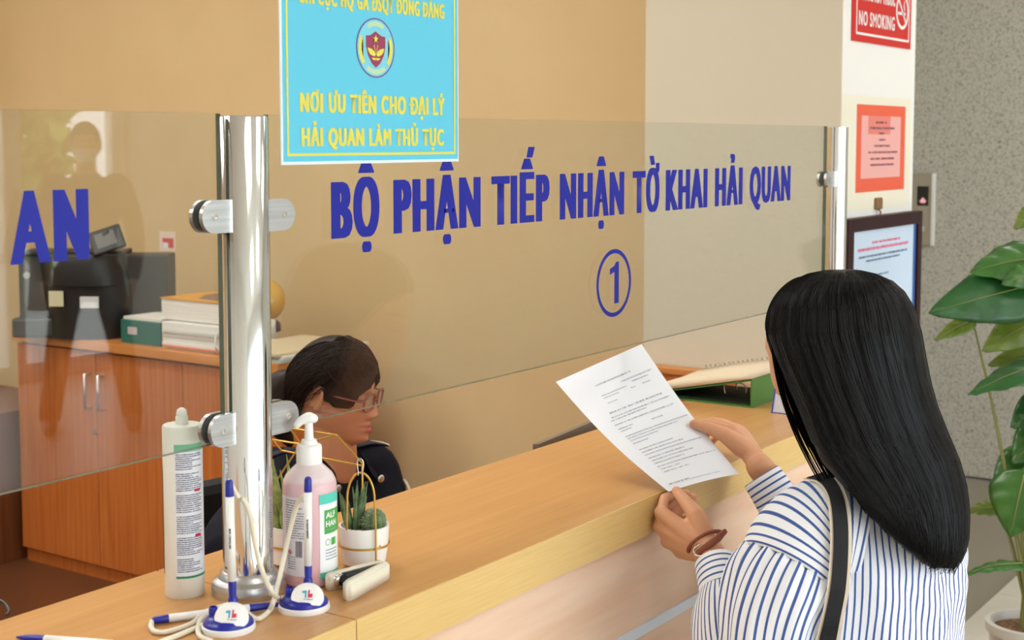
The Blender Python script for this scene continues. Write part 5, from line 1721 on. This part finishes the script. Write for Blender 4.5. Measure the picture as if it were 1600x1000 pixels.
# shoulder bag strap laid over her shirt
dgx = bpy.context.evaluated_depsgraph_get()
trees = []
for o in customer.children:
    if o.name.split('.')[0] in ('shirt_body', 'shoulder_piece', 'sleeve'):
        ev = o.evaluated_get(dgx)
        m_ = ev.to_mesh()
        trees.append(BVHTree.FromPolygons([wmat(o) @ v.co for v in m_.vertices], [tuple(p.vertices) for p in m_.polygons]))
        ev.to_mesh_clear()
def touch(px, py, default):
    r = ray_dir(px, py).normalized()
    best = None
    for t_ in trees:
        h = t_.ray_cast(EYE, r)
        if h[0] is not None:
            d = (h[0] - EYE).dot(FW)
            best = d if best is None else min(best, d)
    return best if best is not None else default
bag = thing('shoulder_bag', 'black webbing bag strap with cream edges over her shoulder', 'bag', at(1290, 1080, 2.0))
RD = []
def ribbon(name, left, right, off, material, th=0.0022):
    bm = bmesh.new()
    n = 40
    Lc = catmull([(x, y, 0) for x, y in left], n); Rc = catmull([(x, y, 0) for x, y in right], n)
    dl = [touch(p.x, p.y, None) for p in Lc]; dr = [touch(p.x, p.y, None) for p in Rc]
    dd = []
    for a, c in zip(dl, dr):
        vals = [v for v in (a, c) if v is not None and v < 2.3]
        dd.append(min(vals) if vals else None)
    for i in range(len(dd)):
        if dd[i] is None:
            js = [j for j in range(len(dd)) if dd[j] is not None]
            dd[i] = dd[min(js, key=lambda j: abs(j - i))] + 0.0
    for _ in range(6):
        dd = [min(dd[i], (dd[max(0, i - 1)] + dd[i] + dd[min(len(dd) - 1, i + 1)]) / 3) for i in range(len(dd))]
    if RD:
        dd = RD
    else:
        RD.extend(dd)
    rows = []
    for i in range(n + 1):
        d = dd[i] - off
        a, c = at(Lc[i].x, Lc[i].y, d), at(Rc[i].x, Rc[i].y, d)
        a2, c2 = at(Lc[i].x, Lc[i].y, d - th), at(Rc[i].x, Rc[i].y, d - th)
        rows.append([bm.verts.new(p) for p in (a, c, c2, a2)])
    for p, q in zip(rows[:-1], rows[1:]):
        for k in range(4):
            bm.faces.new((p[k], p[(k + 1) % 4], q[(k + 1) % 4], q[k]))
    bm.faces.new(rows[0]); bm.faces.new(rows[-1][::-1])
    return obj(name, bm, material, bag, False)
lft = [(1254, 748), (1275, 754), (1290, 775), (1296, 810), (1297, 860), (1292, 920), (1282, 970), (1272, 1010), (1264, 1060)]
rgt = [(1291, 736), (1308, 746), (1322, 772), (1330, 810), (1331, 860), (1327, 920), (1318, 970), (1311, 1010), (1302, 1060)]
ribbon('strap_edging', lft, rgt, 0.010, mat('cream webbing', rgb(232, 218, 196), 0.8))
mid = lambda a, b, t: (a[0] + (b[0] - a[0]) * t, a[1] + (b[1] - a[1]) * t)
ribbon('strap', [mid(a, b, .15) for a, b in zip(lft, rgt)], [mid(a, b, .84) for a, b in zip(lft, rgt)], 0.0128, mat('black webbing', rgb(20, 21, 25), 0.75), 0.0018)
bgc = at(1290, 1210, 1.98)
bx('bag_body', bgc.x - 0.05, bgc.x + 0.05, bgc.y - 0.14, bgc.y + 0.14, bgc.z - 0.16, bgc.z + 0.14, mat('black bag leather', rgb(24, 24, 26), 0.5), bag, 0.02)

# ---- the officer seated behind the counter
of_a = math.radians(-70)
HMo = head_frame(at(521, 613, 2.88), of_a, math.radians(10), 0.885)
ob_a = math.radians(-99)
obF = horiz(ob_a); obR = Vector((obF.y, -obF.x, 0)); obL = -obR
nk = at(516, 716, 2.91)
sLo = at(574, 742, 3.00); sRo = at(424, 757, 2.79)
eLo = at(606, 862, 2.90); eRo = at(372, 870, 2.62)
wLo = on_z(590, 960, 0.79); wLo = Vector((2.28, 1.60, 0.79)); wRo = Vector((2.05, 1.56, 0.79))
hipo = Vector((nk.x, nk.y + 0.10, 0.52))
bm = bmesh.new()
add_head(bm, HMo)
tube(bm, [nk - Vector((0, 0, 0.03)), nk.lerp(HMo.translation, 0.45), HMo @ Vector((0, -0.022, -0.03))], [0.056, 0.049, 0.05], n=20)
tube(bm, [hipo, hipo.lerp(nk, 0.45), hipo.lerp(nk, 0.85), nk - Vector((0, 0, 0.02))], [0.15, 0.125, 0.14, 0.055], n=24, steps=12, rad2=[0.11, 0.09, 0.085, 0.05], up=obF)
def relaxed_hand(bm, w, f, side):
    """half closed hand lying on the desk"""
    fs = []
    for k in range(4):
        o_ = side * (0.5 - k / 3.0) * 0.062
        L = (0.080, 0.086, 0.082, 0.072)[k]
        K0 = w + f * L + o_ + Vector((0, 0, 0.012))
        l2 = (0.040, 0.044, 0.041, 0.032)[k]
        fs.append([K0, K0 + f * l2 + Vector((0, 0, 0.003)), K0 + f * (l2 * 1.5) - Vector((0, 0, 0.014)), K0 + f * (l2 * 1.75) - Vector((0, 0, 0.030))])
    th = [w + f * 0.025 + side * 0.03, w + f * 0.055 + side * 0.050, w + f * 0.085 + side * 0.056 - Vector((0, 0, 0.006)), w + f * 0.108 + side * 0.050 - Vector((0, 0, 0.010))]
    add_hand(bm, w, fs, th)
for s_, e_, w_, sd in ((sLo, eLo, wLo, obR), (sRo, eRo, wRo, obL)):
    tube(bm, [nk - Vector((0, 0, 0.03)), s_], [0.05, 0.045], n=14)
    tube(bm, [s_, s_.lerp(e_, 0.5), e_], [0.045, 0.042, 0.036], n=14)
    tube(bm, [e_, e_.lerp(w_, 0.35), w_], [0.036, 0.036, 0.0235], n=14)
    relaxed_hand(bm, w_, obF * 0.9 + sd * 0.25, sd)
for s in (-1, 1):
    hj = hipo + obR * (s * 0.09) - Vector((0, 0, 0.02))
    kn = Vector((hj.x, hj.y, 0.50)) + obF * 0.36 
    an = Vector((kn.x, kn.y, 0.075)) - obF * 0.10
    tube(bm, [hj, kn, an], [0.08, 0.055, 0.036], n=16)
    tube(bm, [an, an + obF * 0.05 - Vector((0, 0, 0.035)), an + obF * 0.15 - Vector((0, 0, 0.05))], [0.036, 0.034, 0.022], n=12)
me = remesh(bm, 0.0026, 1)
paint(me, HMo)
officer = link_mesh('person', me, skin_mat('tan skin', rgb(206, 146, 108), rgb(176, 86, 80)))
tag(officer, 'seated officer woman with glasses and dark uniform behind the counter glass', 'person')

bm = bmesh.new()
tube(bm, [hipo + Vector((0, 0, -0.02)), hipo.lerp(nk, 0.35), hipo.lerp(nk, 0.62), hipo.lerp(nk, 0.80), hipo.lerp(nk, 0.90), nk + Vector((0, 0, -0.022))], [.185, .17, .178, .175, .14, .068], n=36, steps=20, rad2=[.14, .13, .125, .11, .085, .060], up=obF, round_caps=False)
for s_, e_, w_ in ((sLo, eLo, wLo), (sRo, eRo, wRo)):
    tube(bm, [nk.lerp(s_, 0.4) - Vector((0, 0, 0.03)), s_, s_.lerp(e_, 0.5), e_, e_.lerp(w_, 0.5), w_.lerp(e_, 0.06)], [.062, .070, .066, .058, .050, .040], n=20, steps=30, disp=lambda t, a: 0.003 * math.sin(26 * t + 2 * a) * (t > 0.2), round_caps=True)
jac = link_mesh('jacket', remesh(bm, 0.006, 2), M_navy, officer)
# open collar, two leaves
for s in (-1, 1):
    bm = bmesh.new()
    a0 = nk + obR * (s * 0.058) - obF * 0.02 + Vector((0, 0, 0.020))
    a1 = nk + obR * (s * 0.064) + obF * 0.028 + Vector((0, 0, 0.012))
    a2 = nk + obR * (s * 0.036) + obF * 0.082 + Vector((0, 0, -0.028))
    b0, b1, b2 = a0 + obR * (s * 0.022) - Vector((0, 0, 0.028)), a1 + obR * (s * 0.030) - Vector((0, 0, 0.036)), a2 + obR * (s * 0.040) - Vector((0, 0, 0.030))
    v = [bm.verts.new(p) for p in (a0, a1, a2, b2, b1, b0)]
    bm.faces.new((v[0], v[1], v[4], v[5])); bm.faces.new((v[1], v[2], v[3], v[4]))
    o = obj('collar', bm, M_navy, officer, True)
    so = o.modifiers.new('t', 'SOLIDIFY'); so.thickness = 0.004
    sb = o.modifiers.new('sub', 'SUBSURF'); sb.levels = 2; sb.render_levels = 2
    # collar badge
    bp_ = (a2 + b2) / 2 + obF * 0.010 + Vector((0, 0, 0.006))
    bm = bmesh.new(); ellipsoid(bm, bp_, (0.010, 0.003, 0.008), None, 12, 8)
    obj('collar_badge', bm, mat('silver badge', (0.7, 0.68, 0.6, 1), 0.35, 0.9), o, True)
# shoulder boards and sleeve patch
for sj, side in ((sLo, obL), (sRo, obR)):
    bm = bmesh.new()
    c0 = nk.lerp(sj, 0.55) + Vector((0, 0, 0.046)); c1 = sj + side * 0.035 + Vector((0, 0, 0.060))
    tube(bm, [c0, c0.lerp(c1, 0.5) + Vector((0, 0, 0.006)), c1], [0.024, 0.027, 0.030], n=12, steps=8, rad2=0.004, up=(0, 0, 1))
    o = obj('shoulder_board', bm, mat('board cloth', rgb(18, 20, 36), 0.7), officer, True)
    tb('board_edge', [c1 + obF * 0.030 + Vector((0, 0, 0.002)), c1 + side * 0.003 + Vector((0, 0, 0.003)), c1 - obF * 0.030 + Vector((0, 0, 0.002))], 0.0022, mat('pale braid', rgb(196, 186, 160), 0.6), o, 6, 8)
armd = (eLo - sLo).normalized()
pc_ = sLo.lerp(eLo, 0.38) + obL * 0.060 + obF * 0.034
M_or = mat('orange braid', rgb(196, 128, 58), 0.6)
n1_ = (obL * 0.87 + obF * 0.5).normalized(); s1v = n1_.cross(armd).normalized()
tb('sleeve_patch', [pc_ + armd * (0.046 * math.cos(a)) + s1v * (0.034 * math.sin(a)) for a in [2 * PI * k / 24 for k in range(25)]], 0.0034, mat('pale braid', rgb(196, 186, 160), 0.6), officer, 8)
tb('sleeve_patch', [pc_ + n1_ * 0.002 + armd * (0.036 * math.cos(a)) + s1v * (0.025 * math.sin(a)) for a in [2 * PI * k / 24 for k in range(25)]], 0.003, M_or, officer, 8)
bm = bmesh.new()
tube(bm, [hipo + Vector((0, 0, 0.05)), hipo - Vector((0, 0, 0.05))], [.17, .15], n=24, rad2=[.13, .12], up=obF)
for s in (-1, 1):
    hj = hipo + obR * (s * 0.09) - Vector((0, 0, 0.02))
    kn = Vector((hj.x, hj.y, 0.50)) + obF * 0.36
    an = Vector((kn.x, kn.y, 0.08)) - obF * 0.10
    tube(bm, [hj, kn, an], [0.092, 0.070, 0.058], n=18, steps=12)
link_mesh('trousers', remesh(bm, 0.009, 2), M_navy, officer)
for s in (-1, 1):
    hj = hipo + obR * (s * 0.09) + obF * 0.25
    bm = bmesh.new()
    tube(bm, [Vector((hj.x, hj.y, 0.05)), Vector((hj.x, hj.y, 0.05)) + obF * 0.09, Vector((hj.x, hj.y, 0.04)) + obF * 0.18], [0.044, 0.046, 0.032], n=16, steps=10, rad2=[0.049, 0.044, 0.03], up=(0, 0, 1))
    obj('shoe', bm, M_black, officer, True)

# her hair: a combed cap, side-swept fringe and a low tail
def dirv(A, E):
    A, E = math.radians(A), math.radians(E)
    return Vector((math.cos(E) * math.sin(A), math.cos(E) * math.cos(A), math.sin(E)))
def cap_pt(d, th):
    d = d.normalized()
    A, E = math.atan2(d.x, d.y), math.asin(max(-1, min(1, d.z)))
    p = head_point(A, E)
    q = Vector((0.0735 * d.x, 0.094 * d.y * (1.06 if d.y < 0 else 1), 0.114 * d.z))
    if d.y < 0 or d.z > 0.25:
        p = p.lerp(q, 0.3)
    return p + d * th
def zline(A):
    a = abs(math.degrees(A))
    pts = [(0, 29), (20, 23), (40, 10), (56, -3), (70, -9), (80, -2), (88, 12), (100, 14), (108, 2), (120, -18), (140, -36), (180, -42)]
    for (a0, z0), (a1, z1) in zip(pts[:-1], pts[1:]):
        if a <= a1:
            return z0 + (z1 - z0) * (a - a0) / (a1 - a0)
    return -42
bm = bmesh.new()
nu, nv = 90, 40
V = []
for j in range(nv + 1):
    row = []
    for i in range(nu):
        A = -PI + 2 * PI * i / nu
        zl = zline(A)
        E = zl + (90 - zl) * j / nv
        th = 0.0015 + 0.0165 * sstep(0, 40, E - zl)
        row.append(bm.verts.new(HMo @ cap_pt(dirv(math.degrees(A), E), th)))
    V.append(row)
for j in range(nv):
    for i in range(nu):
        bm.faces.new((V[j][i], V[j][(i + 1) % nu], V[j + 1][(i + 1) % nu], V[j + 1][i]))
bmesh.ops.remove_doubles(bm, verts=bm.verts, dist=0.0003)
ohair = obj('hair', bm, M_hair2, officer, True)
tail0 = HMo @ Vector((0.0, -0.100, -0.030))
tb('hair_tail', [HMo @ Vector((0.01, -0.085, 0.012)), HMo @ Vector((0.015, -0.118, -0.010)), HMo @ Vector((0.022, -0.124, -0.055)), HMo @ Vector((0.020, -0.105, -0.100)), HMo @ Vector((0.012, -0.082, -0.135))], [0.022, 0.034, 0.034, 0.026, 0.010], M_hair2, ohair, 18, 20)
bm = bmesh.new()
def strand(dirs, ths, r=0.0009, n=16):
    D = catmull(dirs, n); T_ = interp(ths, n)
    tube(bm, [HMo @ cap_pt(d, t) for d, t in zip(D, T_)], [r * min(1, .4 + i * .3) * min(1, .3 + .2 * (n - i)) for i in range(n + 1)], n=3, caps=False, round_caps=False)
for k in range(700):
    sd = random.choice((-1, 1, 1))
    a0 = random.uniform(-10, 10) - 14
    e0 = random.uniform(28, 86)
    mA = sd * random.uniform(40, 110)
    mE = random.uniform(32, 66)
    eA = sd * random.uniform(134, 176)
    eE = random.uniform(-34, 10)
    th = random.uniform(0.018, 0.0225)
    st_ = dirv(a0, e0) if random.random() < 0.75 else dirv(mA * 0.5, zline(math.radians(mA * 0.5)) + 5)
    strand([st_, st_.lerp(dirv(mA, mE), 0.5).normalized(), dirv(mA, mE), dirv(eA, eE)], [th * 0.7, th, th, th * 0.9])
for k in range(220):
    # fringe swept across the brow toward the temple
    a0 = random.uniform(-22, -8); e0 = random.uniform(30, 70)
    t = random.random()
    strand([dirv(a0, e0), dirv(5 + 18 * t, 34 - 6 * t + random.uniform(-4, 6)), dirv(32 + 16 * t, 16 + random.uniform(-4, 8)), dirv(57 + random.uniform(-6, 6), 3 + random.uniform(-8, 10)), dirv(80 + random.uniform(-4, 8), 6 + random.uniform(-6, 12))], [0.013, 0.018, 0.017, 0.014, 0.012], 0.0010)
for k in range(60):
    a0 = random.uniform(-26, -12); e0 = random.uniform(34, 60)
    strand([dirv(a0, e0), dirv(-34 + random.uniform(-6, 6), 26), dirv(-50 + random.uniform(-8, 8), 8), dirv(-68 + random.uniform(-8, 4), 10), dirv(-88, 20)], [0.013, 0.018, 0.015, 0.012, 0.01], 0.0010)
o = obj('strands', bm, M_hair2, ohair, True)
o['kind'] = 'stuff'
# glasses
sp_t = thing('eyeglasses', 'pinkish brown framed eyeglasses worn by the seated officer', 'glasses', HMo @ Vector((0, 0.11, 0.008)))
M_rim = mat('rose brown frame', rgb(150, 82, 74), 0.3)
for s in (-1, 1):
    pts = []
    for k in range(29):
        a = 2 * PI * k / 28
        ca_, sa_ = math.cos(a), math.sin(a)
        x = 0.0255 * (abs(ca_) ** 0.6) * (1 if ca_ >= 0 else -1)
        z = 0.0195 * (abs(sa_) ** 0.6) * (1 if sa_ >= 0 else -1)
        pts.append(HMo @ Vector((s * 0.0345 + x, 0.104 - 0.006 * abs(s * 0.0345 + x) / 0.05, 0.004 + z)))
    rim = tb('rim', pts, 0.0025, M_rim, sp_t, 8)
    bm = bmesh.new()
    bm.faces.new([bm.verts.new(p) for p in pts[:-1]])
    obj('lens', bm, M_pane, rim)
    tb('temple_arm', [HMo @ Vector((s * 0.058, 0.098, 0.010)), HMo @ Vector((s * 0.077, 0.085, 0.011)), HMo @ Vector((s * 0.081, 0.03, 0.012)), HMo @ Vector((s * 0.083, -0.005, 0.012)), HMo @ Vector((s * 0.082, -0.02, -0.008))], 0.0016, M_rim, sp_t, 8, 16)
tb('bridge', [HMo @ Vector((-0.012, 0.105, 0.008)), HMo @ Vector((0, 0.109, 0.011)), HMo @ Vector((0.012, 0.105, 0.008))], 0.0018, M_rim, sp_t, 8, 8)

# her chair
ch = thing('office_chair', 'black office chair of the seated officer, behind the counter', 'chair', (hipo.x, hipo.y, 0))
hc = Vector((hipo.x, hipo.y, 0))
CM = Matrix(((obR.x, obF.x, 0, hc.x), (obR.y, obF.y, 0, hc.y), (0, 0, 1, 0), (0, 0, 0, 1)))
M_fab = mat('black chair fabric', rgb(26, 26, 28), 0.8)
bx('seat', -0.25, 0.25, -0.2, 0.28, 0.36, 0.425, M_fab, ch, 0.03, CM)
bx('backrest', -0.19, 0.19, -0.215, -0.16, 0.50, 0.95, M_fab, ch, 0.025, CM)
bx('back_bar', -0.03, 0.03, -0.235, -0.18, 0.33, 0.6, M_black, ch, 0.005, CM)
lt('gas_column', [(0, 0.10), (0.03, 0.10), (0.025, 0.36), (0, 0.36)], M_black, ch, hc.x, hc.y, 0, 16)
for k in range(5):
    a = 2 * PI * k / 5
    tb('base_leg', [hc + Vector((0, 0, 0.11)), hc + Vector((0.28 * math.cos(a), 0.28 * math.sin(a), 0.075))], [0.022, 0.015], M_black, ch, 8)
    bm = bmesh.new(); ellipsoid(bm, hc + Vector((0.28 * math.cos(a), 0.28 * math.sin(a), 0.030)), (0.03, 0.03, 0.03), None, 12, 8)
    obj('caster', bm, M_black, ch, True)
for s in (-1, 1):
    tb('armrest', [CM @ Vector((s * 0.25, 0.0, 0.40)), CM @ Vector((s * 0.315, 0.0, 0.44)), CM @ Vector((s * 0.32, -0.02, 0.66)), CM @ Vector((s * 0.31, 0.05, 0.69)), CM @ Vector((s * 0.30, 0.16, 0.69))], [0.016, 0.016, 0.018, 0.024, 0.022], M_black, ch, 10, 24)

# ---- the man who shows only as a reflection
mp = Vector((5.37, -4.09, 0))
mm_a = math.radians(129)
mF = horiz(mm_a); mR = Vector((mF.y, -mF.x, 0))
HMm = head_frame(mp + Vector((0, 0, 1.64)) + mF * 0.03, mm_a, 0.03, 1.04)
nkm = mp + Vector((0, 0, 1.46))
Z = lambda z: Vector((0, 0, z))
def man(grow, with_skin):
    bm = bmesh.new()
    if with_skin:
        add_head(bm, HMm, 60, 48)
        tube(bm, [nkm - Z(0.04), HMm @ Vector((0, -0.02, -0.03))], [0.062, 0.056], n=16)
    g = grow
    tube(bm, [mp + Z(0.92), mp + Z(1.12), mp + Z(1.32), mp + Z(1.45 if with_skin else 1.44)], [0.155 + g, 0.15 + g, 0.175 + g, 0.08 + g], n=24, steps=12, rad2=[0.11 + g, 0.11 + g, 0.115 + g, 0.06 + g], up=mF)
    return bm
bm = man(-0.01, True)
arms = []
for s in (-1, 1):
    sh_ = mp + mR * (s * 0.19) + Z(1.40)
    el = mp + mR * (s * 0.27) - mF * 0.03 + Z(1.12)
    wr = mp + mR * (s * 0.245) + mF * 0.08 + Z(0.88)
    arms.append((sh_, el, wr))
    tube(bm, [sh_, el, wr], [0.05, 0.038, 0.026], n=14, steps=10)
    hd = (wr - el).normalized()
    fs = []
    for k in range(4):
        K0 = wr + hd * (0.085 - 0.004 * k) + mF * (0.028 - 0.019 * k)
        l2 = (0.042, 0.047, 0.044, 0.034)[k]
        fs.append([K0, K0 + hd * l2 - mR * (s * 0.006), K0 + hd * l2 * 1.6 - mR * (s * 0.016), K0 + hd * l2 * 1.95 - mR * (s * 0.030)])
    add_hand(bm, wr, fs, [wr + hd * 0.02 + mF * 0.028, wr + hd * 0.05 + mF * 0.048, wr + hd * 0.085 + mF * 0.052, wr + hd * 0.11 + mF * 0.045], 0.0085)
legs = []
for s in (-1, 1):
    hj = mp + mR * (s * 0.10) + Z(0.90)
    kn = mp + mR * (s * 0.17) + mF * 0.04 + Z(0.50)
    an = mp + mR * (s * 0.23) + Z(0.085)
    legs.append((hj, kn, an))
    tube(bm, [hj, kn, an], [0.085, 0.058, 0.04], n=14, steps=10)
    tube(bm, [an, an + mF * 0.06 - Z(0.04), an + mF * 0.17 - Z(0.055)], [0.04, 0.038, 0.026], n=12)
me = remesh(bm, 0.005, 1)
paint(me, HMm)
man_o = link_mesh('person', me, skin_mat('pale skin', rgb(200, 150, 116), rgb(180, 110, 96)))
tag(man_o, 'man in dark clothes and pale face mask, a faint reflection in the left glass', 'person')
bm = man(0.012, False)
for sh_, el, wr in arms:
    tube(bm, [sh_.lerp(mp + Z(1.40), 0.4), sh_, el, wr.lerp(el, 0.08)], [0.06, 0.066, 0.052, 0.042], n=16, steps=16)
link_mesh('jacket', remesh(bm, 0.008, 2), mat('charcoal jacket', rgb(50, 50, 56), 0.85, spec=0.1), man_o)
bm = bmesh.new()
tube(bm, [mp + Z(1.0), mp + Z(0.86)], [.165, .15], n=24, rad2=[.125, .12], up=mF)
for hj, kn, an in legs:
    tube(bm, [hj, kn, an], [0.098, 0.074, 0.062], n=16, steps=10)
link_mesh('trousers', remesh(bm, 0.01, 2), mat('charcoal trousers', rgb(44, 44, 50), 0.85, spec=0.1), man_o)
for hj, kn, an in legs:
    bm = bmesh.new()
    tube(bm, [an - Z(0.035) - mF * 0.04, an - Z(0.035) + mF * 0.06, an - Z(0.05) + mF * 0.19], [0.046, 0.048, 0.034], n=16, steps=10, rad2=[0.050, 0.044, 0.030], up=(0, 0, 1))
    obj('shoe', bm, M_black, man_o, True)
bm = bmesh.new()
V = []
for j in range(13):
    E = math.radians(6 + 84 * j / 12) if True else 0
    row = []
    for i in range(40):
        A = -PI + 2 * PI * i / 40
        lo_ = 30 if abs(A) < 1.0 else (8 if abs(A) < 1.75 else -30)
        E = math.radians(lo_ + (90 - lo_) * j / 12)
        row.append(bm.verts.new(HMm @ cap_pt(Vector((math.cos(E) * math.sin(A), math.cos(E) * math.cos(A), math.sin(E))), 0.004 + 0.014 * min(1, j / 3))))
    V.append(row)
for j in range(12):
    for i in range(40):
        bm.faces.new((V[j][i], V[j][(i + 1) % 40], V[j + 1][(i + 1) % 40], V[j + 1][i]))
obj('hair', bm, M_hair, man_o, True)
bm = bmesh.new()
V = []
for j in range(9):
    row = []
    for i in range(17):
        A = math.radians(-70 + 140 * i / 16)
        E = math.radians(-50 + 42 * j / 8)
        row.append(bm.verts.new(HMm @ (head_point(A, E) + Vector((0, 0.006, 0)) + Vector((math.sin(A), math.cos(A), 0)) * 0.004)))
    V.append(row)
for j in range(8):
    for i in range(16):
        bm.faces.new((V[j][i], V[j][i + 1], V[j + 1][i + 1], V[j + 1][i]))
o = obj('face_mask', bm, mat('pale mask', rgb(206, 218, 226), 0.8), man_o, True)
so = o.modifiers.new('t', 'SOLIDIFY'); so.thickness = 0.002
